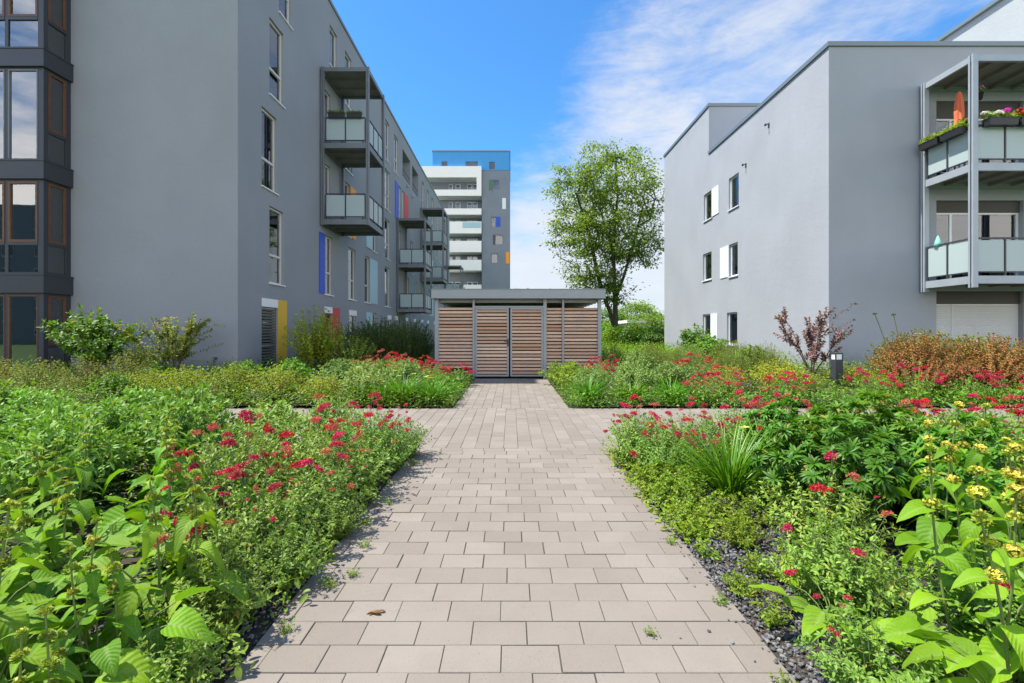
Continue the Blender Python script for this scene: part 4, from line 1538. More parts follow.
def phlomis(seed, leafmat_, whorls, nst, hmax, nb=15, pos=None):
    rng = np.random.default_rng(seed)
    mb = MBuild()
    ph = rng.permutation(np.arange(nb) * 2 * PI / nb) + rng.normal(0, .3, nb)
    for i in range(nb):
        rr, hh = rng.uniform(.08, .30), rng.uniform(.10, .34)
        e = np.array([math.cos(ph[i]) * rr, math.sin(ph[i]) * rr, hh])
        t = np.linspace(0, 1, 5)[:, None]
        pts = e * t + np.array([0, 0, .08]) * np.sin(t * PI)
        mb.tube(pts, np.linspace(.005, .003, 5), 4, 1, .5)
        L = rng.uniform(.14, .23)
        D = np.array([math.cos(ph[i]), math.sin(ph[i]), rng.uniform(-.45, .35)])
        mb.leaves(e, D, np.array([0, 0, 1.]) + rng.normal(0, .3, 3), L, L * rng.uniform(.62, .8), T_HEART, rng.uniform(.15, .55), .28, rng=rng, wave=.018)
    heads = []
    for i in range(nst):
        a = rng.uniform(0, 6.28)
        h = hmax * rng.uniform(.72, 1.0)
        base = np.array([math.cos(a), math.sin(a), 0]) * rng.uniform(0, .16)
        top = base * 1.5 + np.array([rng.normal(0, .04), rng.normal(0, .04), h])
        t = np.linspace(0, 1, 8)[:, None]
        pts = base + (top - base) * t + np.array([.02 * math.cos(a + 1), .02 * math.sin(a + 1), 0]) * np.sin(t * PI)
        mb.tube(pts, np.linspace(.0058, .0034, 8), 6, 1, .6)
        nodes = [.30, .52, .72, .87, .99]
        az = rng.uniform(0, 6.28)
        for k, tn in enumerate(nodes):
            p, d = sample(pts, np.array([tn]))
            az += PI / 2
            L = (.17, .15, .125, .095, .06)[k] * rng.uniform(.85, 1.2)
            for q in (0, PI):
                D = np.array([math.cos(az + q), math.sin(az + q), rng.uniform(-.35, .45) if k < 4 else .7])
                pp = p[0] + D * .012
                mb.leaves(pp, D, np.array([0, 0, 1.]) + .25 * rng.normal(0, 1, 3), L, L * (.58 if k < 3 else .42), T_HEART if k < 3 else T_BRACT, rng.uniform(.4, 1.0), .3, rng=rng, wave=.014)
            if k >= 2:
                heads.append((whorls[int(rng.integers(len(whorls)))], p[0] + [0, 0, .008], (1.0, 1.05, .8)[k - 2] * rng.uniform(.8, 1.15)))
    parts = [('foliage', setmats(mb.mesh('phlomis_foliage'), leafmat_, 'stem'), None)]
    for me, p, s in heads:
        parts.append(('flower_whorl', me, (tuple(p), (rng.normal(0, .12), rng.normal(0, .12), rng.uniform(0, 6)), s)))
    return ('phlomis_plant', parts)
for v in range(4):
    PROTO.setdefault('phlomis', []).append(phlomis(200 + v, 'phlomis', WHG, 3, .76, 22))
for v in range(3):
    PROTO.setdefault('phlomis_y', []).append(phlomis(220 + v, 'phlomis_r', WHY, 4, .86, 12))
for v in range(2):
    PROTO.setdefault('phlomis_low', []).append(phlomis(240 + v, 'phlomis_r', WHG, 0, .5, 15))

# --- bushy plants
def bushproto(key, name, seed, n, r, h, per, L, W, tmpl, mat, stem='stem', variants=2, partname='foliage', extra=None, **kw):
    for v in range(variants):
        rng = np.random.default_rng(seed + v)
        mb = MBuild()
        lean = kw.get('lean', 1.0)
        st = dome_stems(rng, n, r, h, lean, kw.get('base', .35))
        k2 = {k: q for k, q in kw.items() if k not in ('lean', 'base')}
        leafy(mb, rng, st, per, L, W, tmpl, **k2)
        parts = [(partname, setmats(mb.mesh(name + '_foliage'), mat, stem), None)]
        if extra:
            parts += extra(rng, st)
        PROTO.setdefault(key, []).append((name, parts))

def blossoms(mat, n, L, name='blossoms', spread=.03):
    def fn(rng, st):
        mb = MBuild()
        ends = np.array([s_[-1] for s_ in st])
        P = ends[rng.integers(len(ends), size=n)] + rng.normal(0, spread, (n, 3)) + [0, 0, .015]
        for k in range(5):
            a = k * 2 * PI / 5
            mb.leaves(P, np.broadcast_to(np.array([math.cos(a), math.sin(a), .25]), P.shape) + rng.normal(0, .1, P.shape), np.array([0, 0, 1.]), L, L * .9, T_DIA, .1, .1, rng=rng)
        return [(name, setmats(mb.mesh(name), mat), None)]
    return fn

bushproto('sage', 'sage_plant', 300, 130, .42, .60, 22, .10, .037, T_LANCE, 'sage', 'stem_grey', 3, ang=52, curl=.2, fold=.4, shrink=.35, t0=.25)
bushproto('sage_grey', 'sage_plant', 320, 120, .40, .52, 20, .088, .030, T_LANCE, 'sage_grey', 'stem_grey', 2, ang=50, curl=.2, fold=.4, shrink=.35, t0=.25)
bushproto('cutleaf', 'geranium_plant', 340, 110, .46, .70, 13, .105, .026, T_LANCE, 'cutleaf', 'stem', 2, ang=70, curl=.45, fold=.35, pair=3, t0=.3, shrink=.2, twist=.4, fan=5)
bushproto('lime', 'spurge_plant', 360, 70, .26, .26, 14, .045, .018, T_OVAL, 'lime', 'stem', 3, ang=60, curl=.2, fold=.3, pair=3, shrink=.2)
bushproto('mid', 'leafy_perennial', 380, 95, .38, .52, 18, .088, .04, T_OVAL, 'mid', 'stem', 3, ang=60, curl=.3, fold=.35, shrink=.35)
bushproto('potentilla', 'cinquefoil_shrub', 400, 190, .52, .58, 18, .034, .017, T_OVAL, 'potentilla', 'twig', 3, ang=55, curl=.2, fold=.3, pair=3, t0=.35, shrink=.2,
          extra=blossoms('yellowpetal', 34, .011))
bushproto('yellowcarpet', 'cinquefoil_shrub', 420, 170, .50, .48, 15, .036, .018, T_OVAL, 'potentilla', 'twig', 3, ang=55, curl=.2, fold=.3, pair=3, t0=.35, shrink=.2,
          extra=blossoms('yellowpetal', 170, .017))
bushproto('russet', 'russet_shrub', 440, 120, .50, .55, 16, .042, .017, T_OVAL, 'russet', 'twig', 3, ang=55, curl=.2, fold=.3, t0=.25, shrink=.3)
bushproto('herb', 'meadow_herb', 460, 170, .42, .62, 18, .045, .008, T_LANCE, 'herb', 'stem', 3, ang=38, curl=.1, fold=.3, t0=.15, shrink=.3, base=.75, lean=.5)
bushproto('rust', 'spirea_shrub', 480, 340, .85, 1.05, 40, .055, .028, T_OVAL, 'rust', 'twig', 2, ang=58, curl=.25, fold=.3, pair=2, t0=.3, shrink=.3, tip=6)
bushproto('rustgreen', 'spirea_shrub', 490, 240, .80, 1.0, 28, .075, .038, T_OVAL, 'russet', 'twig', 2, ang=58, curl=.25, fold=.3, pair=2, t0=.3, shrink=.3)
bushproto('darkbush', 'evergreen_shrub', 500, 220, .75, 1.25, 34, .08, .02, T_LANCE, 'dark', 'twig', 2, ang=40, curl=.1, fold=.3, t0=.1, shrink=.3, base=.6, lean=.7)
bushproto('yellowbush', 'golden_shrub', 520, 90, .75, 1.2, 26, .07, .032, T_OVAL, 'lime', 'twig', 2, ang=60, curl=.25, fold=.3, t0=.2, shrink=.2)
bushproto('loosebush', 'loose_shrub', 560, 150, .85, 1.45, 30, .085, .036, T_OVAL, 'potentilla', 'twig', 1, ang=60, curl=.25, fold=.3, t0=.25, shrink=.2)
bushproto('weed', 'small_weed', 580, 14, .07, .07, 6, .022, .009, T_OVAL, 'lime', 'stem', 3, ang=60, shrink=.2, stem_r=.001)

# --- daylilies
for v in range(4):
    rng = np.random.default_rng(600 + v)
    mb = MBuild()
    n = 230
    a = rng.uniform(0, 6.28, n)
    el = np.radians(np.clip(rng.normal(66, 15, n), 20, 89))
    P = np.stack([np.cos(a) * .09 * np.sqrt(rng.uniform(0, 1, n)), np.sin(a) * .09 * rng.uniform(0, 1, n), np.zeros(n)], -1)
    D = np.stack([np.cos(a) * np.cos(el), np.sin(a) * np.cos(el), np.sin(el)], -1)
    mb.leaves(P, D, np.stack([np.cos(a) * -.3, np.sin(a) * -.3, np.ones(n)], -1), rng.uniform(.42, .74, n), rng.uniform(.012, .021, n), T_BLADE, .42, .5, rng=rng, twist=.15)
    parts = [('foliage', setmats(mb.mesh('daylily_blades'), 'daylily', 'stem'), None)]
    PROTO.setdefault('daylily', []).append(('daylily_clump', parts))
    # with trumpet flowers
    p2 = list(parts)
    for k in range(3):
        mb = MBuild()
        a = rng.uniform(0, 6.28)
        e = np.array([math.cos(a) * .2, math.sin(a) * .2, rng.uniform(.5, .62)])
        t = np.linspace(0, 1, 6)[:, None]
        mb.tube(e * np.concatenate([t ** 1.5, t ** 1.5, t], 1), .003, 4, 1)
        for q in range(6):
            aa = q * PI / 3
            mb.leaves(e, np.array([math.cos(aa), math.sin(aa), .9]), np.array([math.cos(aa) * -1, math.sin(aa) * -1, .6]), .065, .026, T_OVAL, .5, .2, rng=rng)
        p2.append(('flower', setmats(mb.mesh('daylily_flower'), 'yellowpetal', 'stem'), None))
    PROTO.setdefault('daylily_fl', []).append(('daylily_clump', p2))

# --- purple-leaved shrub: upright wand branches
def wands(seed, name, n, h, spread, mat, L, W, per, side=5, stem='twig', tmpl=T_OVAL, twigs=True):
    rng = np.random.default_rng(seed)
    mb = MBuild()
    st = []
    for i in range(n):
        a = 2 * PI * i / n + rng.normal(0, .35)
        sp = spread * rng.uniform(.25, 1.0)
        hh = h * rng.uniform(.75, 1.0)
        t = np.linspace(0, 1, 9)[:, None]
        st.append(np.array([math.cos(a) * sp, math.sin(a) * sp, 0]) * t ** 1.2 + np.array([0, 0, hh]) * t + rng.normal(0, .015, (9, 3)) * t)
    sub = []
    for p in st:
        mb.tube(p, np.linspace(.014, .004, 9), 5, 1, .4)
        for k in range(side):
            t0 = rng.uniform(.3, .9)
            q, d = sample(p, np.array([t0]))
            e = q[0] + (d[0] + rng.normal(0, .55, 3) * [1, 1, .4]) * h * rng.uniform(.12, .28)
            tt = np.linspace(0, 1, 5)[:, None]
            sub.append(q[0] + (e - q[0]) * tt)
        sub.append(p[3:])
    leafy(mb, rng, sub, per, L, W, tmpl, .05, 55, .2, .3, .003, tip=2, shrink=.15)
    return (name, [('foliage', setmats(mb.mesh(name + '_foliage'), mat, stem), None)])
PROTO['purple'] = [wands(700, 'purple_shrub', 7, 1.3, .85, 'purple', .075, .045, 26, 6)]
PROTO['sparse'] = [wands(720, 'sparse_shrub', 10, 1.35, .95, 'russet', .085, .036, 26, 9)]
PROTO['elder'] = [wands(760, 'elder_shrub', 12, 1.45, .9, 'mid', .13, .055, 24, 8)]
# pale flat clusters on the sparse shrub
rng = np.random.default_rng(730)
nm, parts = PROTO['sparse'][0]
for k in range(20):
    me = flower_cluster(rng, .075, 160, 'cream', .022, 3, .35)
    a = rng.uniform(0, 6.28)
    parts.append(('seed_cluster', me, ((math.cos(a) * rng.uniform(.15, .95), math.sin(a) * rng.uniform(.15, .7), rng.uniform(.75, 1.35)), (0, 0, a), rng.uniform(.7, 1.2))))

# ------------------------------------------------------------------ PLANTING
def rowput(key, items, cat, group=None, **kw):
    for it in items:
        x, y, s, lab = it[:4]
        put(key, x, y, lab, cat, group, s=s, **kw)

# near left bed: phlomis in front, sage behind, valerian along the path
rowput('phlomis', [
    (-1.62, 1.42, .98, 'big leaved phlomis at the lower left, nearest to the path edge'),
    (-1.30, 1.26, .80, 'short phlomis with broad leaves at the bottom edge beside the paving'),
    (-1.98, 1.66, 1.0, 'big leaved phlomis with whorled buds at the left edge of the photo bottom'),
    (-1.55, 2.02, 1.0, 'phlomis with three budded stems just behind the frontmost phlomis'),
    (-2.15, 2.22, 1.02, 'phlomis with green whorls in front of the grey sage at far left'),
    (-1.95, 2.75, 1.0, 'phlomis rising between the left sage and the red valerian'),
    (-2.75, 2.70, .98, 'phlomis with drooping leaves at the left border, second row'),
    (-2.45, 3.30, .92, 'small phlomis hemmed in by sage plants at left'),
    (-1.45, 1.62, .85, 'low phlomis with overlapping leaves between two taller ones at lower left')], 'plant', 'phlomis in the near left bed')
rowput('sage', [
    (-3.2, 3.3, 1.05, 'bushy green sage at the left border nearest the viewer'),
    (-2.7, 3.85, 1.05, 'green sage right behind the small phlomis on the left'),
    (-3.55, 4.0, 1.1, 'tall green sage against the left border of the photo'),
    (-4.2, 4.3, 1.1, 'leafy sage at the left border below the bay window'),
    (-3.2, 4.55, 1.1, 'green sage under the bare grey gable, left of the silvery one'),
    (-4.9, 4.7, 1.12, 'sage at the far left border beside the cross path'),
    (-4.0, 5.0, 1.1, 'green sage in the back row before the elder shrub'),
    (-2.6, 4.95, 1.0, 'green sage in the back row in front of the sparse shrub'),
    (-5.6, 5.0, 1.1, 'outermost sage half cut off by the left border')], 'plant', 'sage plants in the near left bed')
rowput('sage_grey', [
    (-2.15, 4.1, 1.0, 'silvery sage between the green sages and the red valerian'),
    (-2.05, 3.45, .9, 'low grey green sage behind the crimson flowers on the left'),
    (-1.95, 4.95, .95, 'grey sage at the corner where the cross path begins')], 'plant', 'sage plants in the near left bed')
rowput('valerian', [
    (-1.52, 2.42, .92, 'red valerian leaning over the path, nearest on the left side'),
    (-1.40, 2.80, .95, 'red valerian at the left path edge, second from the viewer'),
    (-1.75, 3.05, 1.0, 'red valerian with many crimson heads set back from the left path edge'),
    (-1.36, 3.25, .98, 'red valerian overhanging the paving halfway along the left bed'),
    (-1.62, 3.62, 1.0, 'red valerian in full bloom in the middle of the left bed'),
    (-1.30, 3.78, .95, 'loose red valerian on the left edge casting leaf shadows on the paving'),
    (-1.52, 4.18, 1.0, 'red valerian in the left bed before the corner plants'),
    (-1.22, 4.35, .95, 'red valerian at the left edge one plant short of the corner'),
    (-1.42, 4.75, .95, 'red valerian beside the cross path, left of the corner one'),
    (-1.15, 4.88, .90, 'red valerian at the left corner of path and cross path'),
    (-1.9, 2.95, .95, 'red valerian mixed into the phlomis stems on the left')], 'plant', 'red valerian in the near left bed')
rowput('valerian_none', [
    (-1.30, 2.05, .62, 'flowerless low valerian between the frontmost phlomis and the left path edge'),
    (-1.22, 1.62, .50, 'small flowerless valerian at the very bottom of the left path edge'),
    (-1.20, 2.45, .60, 'flowerless valerian sprawling onto the paving at the lower left'),
    (-1.16, 2.98, .55, 'low flowerless valerian on the left paving edge before the crimson ones')], 'plant', 'red valerian in the near left bed')
# near right bed
rowput('valerian', [
    (1.42, 4.90, .95, 'red valerian leaning over the right corner of path and cross path'),
    (1.82, 4.80, .90, 'red valerian beside the cross path, right of the corner one'),
    (1.52, 4.30, .80, 'small red valerian behind the grass like daylily and nearest the paving'),
    (2.35, 4.95, .95, 'red valerian behind the big daylily clump'),
    (1.26, 4.62, .95, 'red valerian reaching over the paving just before the right corner'),
    (1.34, 4.12, .72, 'red valerian overhanging the right path edge in front of the corner ones'),
    (2.2, 4.35, .85, 'red valerian squeezed between daylily and cut leaved geranium')], 'plant', 'red valerian in the near right bed')
rowput('valerian_tall', [
    (2.9, 5.0, .95, 'flowering valerian along the cross path behind the geraniums'),
    (3.35, 4.95, .85, 'flowering valerian along the cross path in line with the bollard light'),
    (4.1, 5.0, 1.0, 'flowering valerian along the cross path right of the bollard light'),
    (4.75, 4.95, 1.05, 'flowering valerian in front of the rust coloured hedge'),
    (5.4, 5.0, 1.05, 'flowering valerian at the right border in front of the rust coloured hedge')], 'plant', 'red valerian in the near right bed')
rowput('valerian_few', [
    (1.48, 2.12, .78, 'low valerian with few red heads standing in the dark gravel'),
    (1.85, 2.75, .85, 'valerian with crimson heads in front of the cut leaved geranium'),
    (1.30, 1.62, .62, 'grey green valerian in the gravel at the bottom right beside the path'),
    (1.9, 1.75, .85, 'red valerian among the yellow flowering phlomis on the right')], 'plant', 'red valerian in the near right bed')
rowput('daylily', [
    (1.72, 3.62, .92, 'large grass like daylily clump at the right of the path')], 'plant', None, var=0)
rowput('daylily_fl', [
    (2.2, 4.0, .85, 'daylily with yellow flowers behind the large grass like clump')], 'plant', None)
rowput('cutleaf', [
    (2.15, 3.10, 1.05, 'dark green cut leaved geranium mound on the right, nearest one'),
    (2.72, 3.60, 1.05, 'cut leaved geranium mound below the bollard light'),
    (2.9, 3.0, .95, 'cut leaved geranium beside the yellow phlomis heads'),
    (2.6, 4.3, .95, 'cut leaved geranium behind the other mounds, next to the valerian')], 'plant', 'geraniums in the near right bed')
rowput('phlomis_y', [
    (1.72, 1.62, .95, 'tall phlomis with yellow whorls at the lower right border'),
    (2.12, 1.92, 1.0, 'tall phlomis with yellow whorls, second from the bottom right'),
    (2.35, 2.42, 1.0, 'phlomis with bright yellow whorls in front of the sage at right'),
    (1.98, 1.40, .95, 'phlomis at the right border with its top flowers cut off by the frame'),
    (2.75, 2.62, .98, 'yellow flowering phlomis farthest back at the right border')], 'plant', 'yellow phlomis in the near right bed')
rowput('phlomis_low', [
    (1.36, 1.90, .66, 'flowerless phlomis rosette with broad leaves in the gravel'),
    (1.55, 1.38, .80, 'flowerless phlomis rosette at the bottom right corner')], 'plant', 'flowerless phlomis rosettes in the gravel')
rowput('sage_grey', [
    (3.3, 3.6, 1.05, 'silver green sage behind the yellow phlomis at the right'),
    (3.9, 4.1, 1.05, 'silver green sage below the rust coloured hedge'),
    (3.4, 4.4, 1.0, 'silver green sage between geraniums and valerian'),
    (4.5, 4.5, 1.05, 'silver green sage at the right border'),
    (3.2, 2.95, 1.0, 'silver green sage half hidden by yellow phlomis')], 'plant', 'sage plants in the near right bed')
for i, (x, y, s) in enumerate([(1.22, 3.85, .9), (1.42, 3.72, .9), (1.24, 3.45, .85), (1.52, 3.15, .85), (1.22, 3.15, .6), (1.42, 2.85, .6), (1.82, 2.32, .65), (1.62, 3.95, .9), (1.9, 3.35, .8),
                               (1.22, 4.45, .8), (1.6, 2.55, .6), (1.2, 3.0, .4), (1.18, 2.35, .38)]):
    put('lime', x, y, 'low yellow green spurge in the gravel strip along the right path edge', 'plant', 'low spurges along the right path edge', s=s)

# far left bed
rowput('potentilla', [
    (-3.55, 8.65, 1.0, 'yellow green cinquefoil shrub at the cross path, nearest to the daylilies'),
    (-4.4, 8.7, 1.05, 'yellow green cinquefoil shrub in the middle of the low hedge by the cross path'),
    (-5.3, 8.75, 1.05, 'yellow green cinquefoil shrub in front of the grey building corner'),
    (-6.2, 8.8, 1.0, 'yellow green cinquefoil shrub in front of the tap on the gable'),
    (-7.0, 8.9, 1.0, 'yellow green cinquefoil shrub left end of the low hedge')], 'shrub', 'cinquefoil shrubs of the low hedge')
rowput('sage_grey', [
    (-2.75, 8.75, 1.15, 'grey green herb mound behind the cross path, left of the daylilies'),
    (-2.9, 9.5, 1.3, 'grey green herb mound in the far left bed in front of the golden shrub'),
    (-2.1, 9.2, 1.2, 'grey green herb mound in the far left bed, nearest to the shed'),
    (-3.6, 9.9, 1.25, 'grey green herb mound in the far left bed in front of the loose shrub')], 'plant', 'grey herb mounds in the far left bed')
rowput('daylily_fl', [
    (-1.45, 8.42, .95, 'yellow flowering daylily at the left corner of the shed path'),
    (-1.98, 8.45, .95, 'yellow flowering daylily, middle one left of the shed path'),
    (-2.45, 8.45, .80, 'yellow flowering daylily farthest left of the shed path')], 'plant', 'daylilies left of the shed path')
rowput('mid', [
    (-1.38, 9.1, .9, 'green leafy perennial at the left edge of the shed path'),
    (-1.5, 9.9, .9, 'green leafy perennial halfway along the left of the shed path'),
    (-4.6, 9.7, 1.1, 'green leafy perennial behind the low cinquefoil hedge'),
    (-5.7, 9.9, 1.1, 'green leafy perennial below the yellow panel')], 'plant', 'leafy perennials in the far left bed')
rowput('valerian_tall', [
    (-1.75, 10.6, 1.0, 'red valerian in front of the left end of the shed'),
    (-2.4, 10.4, 1.05, 'red valerian between shed and grey herbs, left one'),
    (-2.1, 11.4, 1.1, 'red valerian close to the left shed corner'),
    (-2.9, 11.2, 1.1, 'red valerian in front of the dark evergreens'),
    (-1.35, 11.3, 1.0, 'red valerian at the shed slats beside the doors'),
    (-3.4, 10.8, 1.0, 'red valerian next to the golden shrub')], 'plant', 'red valerian left of the shed')
rowput('russet', [
    (-7.9, 9.4, 1.3, 'low russet shrub below the sparse shrub on the left'),
    (-8.9, 9.6, 1.3, 'low russet shrub below the elder shrub'),
    (-9.8, 9.5, 1.35, 'low russet shrub below the side window of the bay'),
    (-10.9, 9.7, 1.35, 'low russet shrub at the left border under the bay'),
    (-8.4, 8.6, .9, 'low russet shrub beside the cross path, right one of two'),
    (-9.6, 8.6, .9, 'low russet shrub beside the cross path, left one of two')], 'shrub', 'low russet shrubs on the left')
rowput('mid', [
    (-7.3, 8.5, 1.0, 'green leafy perennial at the cross path left of the cinquefoil hedge'),
    (-8.0, 10.3, 1.0, 'green leafy perennial at the foot of the sparse shrub')], 'plant', 'leafy perennials on the far left')
put('elder', -9.55, 10.6, 'tall green elder shrub in front of the grey gable beside the bay', 'shrub', s=1.05, var=0)
put('sparse', -7.95, 10.9, 'sparse twiggy shrub with pale flat clusters in front of the grey gable', 'shrub', s=1.05, rz=.6)
put('loosebush', -8.85, 10.9, 'low loose olive shrub between the elder and the sparse shrub at the gable', 'shrub', s=.62)
put('loosebush', -5.5, 12.9, 'loose olive shrub in front of the louvred window and yellow panel', 'shrub', s=1.05)
put('loosebush', -5.9, 14.0, 'loose olive shrub under the red panel on the ground floor', 'shrub', s=.72)
put('yellowbush', -4.25, 12.4, 'golden leaved shrub left of the shed', 'shrub', s=.88)
rowput('darkbush', [
    (-5.2, 15.4, 1.2, 'dark evergreen shrub behind the golden shrub'),
    (-4.3, 15.0, 1.15, 'dark evergreen shrub, second from the shed'),
    (-3.3, 14.6, 1.15, 'dark evergreen shrub right next to the left shed wall'),
    (-4.9, 17.2, 1.3, 'dark evergreen shrub in the back row along the facade'),
    (-3.6, 16.8, 1.3, 'dark evergreen shrub in the back row beside the shed')], 'shrub', 'dark evergreen shrubs left of the shed')

# far right bed
rowput('lime', [
    (1.3, 11.6, 2.2, 'yellow green perennial growing against the right shed door'),
    (1.45, 10.6, 2.0, 'yellow green perennial at the right edge of the shed path')], 'plant', 'yellow green perennials right of the shed path')
rowput('daylily', [
    (1.42, 8.45, .85, 'daylily clump at the right corner of the shed path'),
    (2.2, 8.5, .9, 'daylily clump behind the cross path, second from the corner'),
    (2.95, 8.5, .9, 'daylily clump behind the cross path, third from the corner')], 'plant', 'daylilies right of the shed path')
rowput('sage_grey', [
    (1.6, 9.2, 1.05, 'grey green herb mound right of the shed path, nearest to it'),
    (2.5, 9.4, 1.15, 'grey green herb mound in front of the right shed corner'),
    (3.4, 9.7, 1.2, 'grey green herb mound in the far right bed left of the yellow carpet'),
    (2.9, 10.5, 1.25, 'grey green herb mound close to the right shed corner')], 'plant', 'grey herb mounds in the far right bed')
rowput('valerian_tall', [
    (1.95, 10.4, .95, 'red valerian in front of the right end of the shed'),
    (2.35, 11.6, 1.0, 'red valerian at the right shed corner'),
    (3.6, 8.5, .95, 'red valerian behind the cross path, next to the daylilies'),
    (4.2, 9.0, 1.0, 'red valerian in front of the yellow flower carpet, left end'),
    (5.0, 8.5, .95, 'red valerian in front of the yellow flower carpet, middle'),
    (5.35, 8.9, .9, 'red valerian in front of the yellow flower carpet below the purple shrub'),
    (6.75, 8.6, .95, 'red valerian at the foot of the bollard light'),
    (7.5, 8.6, 1.05, 'red valerian between the bollard light and the rust coloured hedge'),
    (8.3, 8.4, 1.05, 'red valerian at the foot of the rust coloured hedge'),
    (9.2, 8.4, 1.05, 'red valerian before the rust coloured hedge at the right border'),
    (4.3, 10.6, 1.1, 'red valerian behind the yellow carpet near the pale building')], 'plant', 'red valerian in the far right bed')
rowput('yellowcarpet', [
    (4.6, 9.7, 1.05, 'yellow flowering cinquefoil at the left end of the carpet'),
    (5.4, 9.3, 1.05, 'yellow flowering cinquefoil left of the purple shrub'),
    (5.95, 9.6, 1.0, 'yellow flowering cinquefoil in front of the purple shrub'),
    (7.45, 10.1, 1.0, 'yellow flowering cinquefoil around the bollard light'),
    (5.9, 10.2, 1.1, 'yellow flowering cinquefoil behind the others at the purple shrub'),
    (7.8, 9.5, 1.0, 'yellow flowering cinquefoil right of the bollard light')], 'shrub', 'cinquefoil carpet in the far right bed')
rowput('herb', [
    (3.6, 11.6, 1.2, 'olive meadow herb near the left end of the pale facade'),
    (4.6, 11.8, 1.2, 'olive meadow herb below the left ground floor window'),
    (5.4, 11.4, 1.2, 'olive meadow herb below the right ground floor window'),
    (6.3, 11.5, 1.2, 'olive meadow herb left of the purple shrub'),
    (5.0, 13.0, 1.25, 'olive meadow herb in the second row along the pale facade'),
    (4.0, 13.4, 1.25, 'olive meadow herb in the second row near the tree'),
    (6.2, 13.2, 1.25, 'olive meadow herb close under the pale facade'),
    (7.2, 14.6, 1.25, 'olive meadow herb touching the pale facade'),
    (3.4, 15.5, 1.25, 'olive meadow herb beside the right shed wall')], 'plant', 'meadow herbs along the pale facade')
put('purple', 7.25, 11.1, 'upright purple leaved shrub in front of the right building corner', 'shrub', s=1.2, rz=.3)
rowput('mid', [
    (6.4, 12.2, 1.5, 'fresh green shrub left of the purple one'),
    (7.6, 19.0, 2.2, 'green shrub under the left windows of the pale building'),
    (7.0, 16.2, 1.9, 'green shrub under the right windows of the pale building')], 'shrub', 'green shrubs along the pale facade')
rowput('rust', [
    (8.35, 9.4, 1.03, 'rust orange spirea at the left end of the hedge'),
    (9.75, 9.3, 1.25, 'rust orange spirea at the right border of the photo')], 'shrub', 'spirea hedge in front of the balcony')
rowput('rustgreen', [
    (9.1, 10.3, 1.15, 'green and russet spirea behind the rust orange ones'),
    (10.4, 10.2, 1.2, 'green and russet spirea at the right border')], 'shrub', 'spirea hedge in front of the balcony')

# two bare seed stalks and one tall stem
for (x, y, h, lab) in ((8.35, 10.05, 1.72, 'tall bare stalk with dark seed head above the spirea hedge, left of a pair'), (8.52, 10.0, 1.70, 'tall bare stalk with dark seed head above the spirea hedge, right of a pair')):
    t = thing('seed_stalk', lab, 'plant', (x, y, heights(x, y)), 'seed stalks over the spirea hedge', world=False)
    mb = MBuild()
    tt = np.linspace(0, 1, 8)[:, None]
    top = np.array([-.42 if x < 8.4 else -.22, 0, h - heights(x, y)])
    pts = top * np.concatenate([tt ** 1.6, tt, tt], 1)
    mb.tube(pts, .008, 5, 0, .3)
    mb.build('stalk', [MAT['stem']], t)
    hd = flower_cluster(np.random.default_rng(5), .035, 120, 'dark', .018, 1, 1.0)
    o = link_mesh('seed_head', hd, t)
    o.location = tuple(top)
t = thing('mullein_stalk', 'single tall pale green stem standing among the valerian on the right', 'plant', (4.55, 5.9 - .7, .0), world=False)
mb = MBuild()
tt = np.linspace(0, 1, 8)[:, None]
mb.tube(np.array([.06, 0, .95]) * tt, np.linspace(.014, .006, 8), 6, 0, .8)
leafy(mb, np.random.default_rng(9), [np.array([.06, 0, .95]) * tt], 14, .10, .03, T_LANCE, .1, 45, .3, .3, .004, tip=2, mi=1, smi=0)
mb.build('stem', [MAT['lime'], MAT['lime']], t)

for i in range(26):
    a_, c_ = PW + .06 + 1.0 * RNG.beta(1, 1.5), RNG.uniform(1.5, 3.6)
    put('weed', a_, c_, 'small yellow green weed growing through the dark gravel on the right', 'weed', 'weeds in the dark gravel', s=float(RNG.uniform(.7, 1.7)))
# small weeds in the paving joints and a scrap of dry leaves on the path
for (x, y, s) in ((-1.02, 3.18, .8), (-.98, 2.42, .7), (-.93, 2.40, .5), (-.86, 2.52, .6), (-.90, 2.86, .6), (-.95, 3.55, .7), (.62, 2.02, .5), (-1.0, 2.05, .7), (-.98, 4.6, .9), (1.0, 2.9, .6), (1.02, 1.72, .7), (1.03, 2.25, .6)):
    put('weed', x, y, 'tiny green weed in a joint at the edge of the paved path', 'weed', 'weeds in the paving joints', s=s, z=0)
t = thing('dry_leaf_scrap', 'scrap of withered brown leaves lying on the paving left of centre', 'leaf', (-.62, 2.17, .003), world=False)
mb = MBuild()
rng = np.random.default_rng(77)
n = 9
mb.leaves(rng.normal(0, .014, (n, 3)) * [1.6, .7, 0] + [0, 0, .006], rng.normal(0, 1, (n, 3)) * [1.4, .6, .15], rng.normal(0, .5, (n, 3)) + [0, 0, 1], rng.uniform(.03, .055, n), .018, T_OVAL, .4, .5, rng=rng)
mb.build('leaf_litter', [MAT['deadleaf']], t)

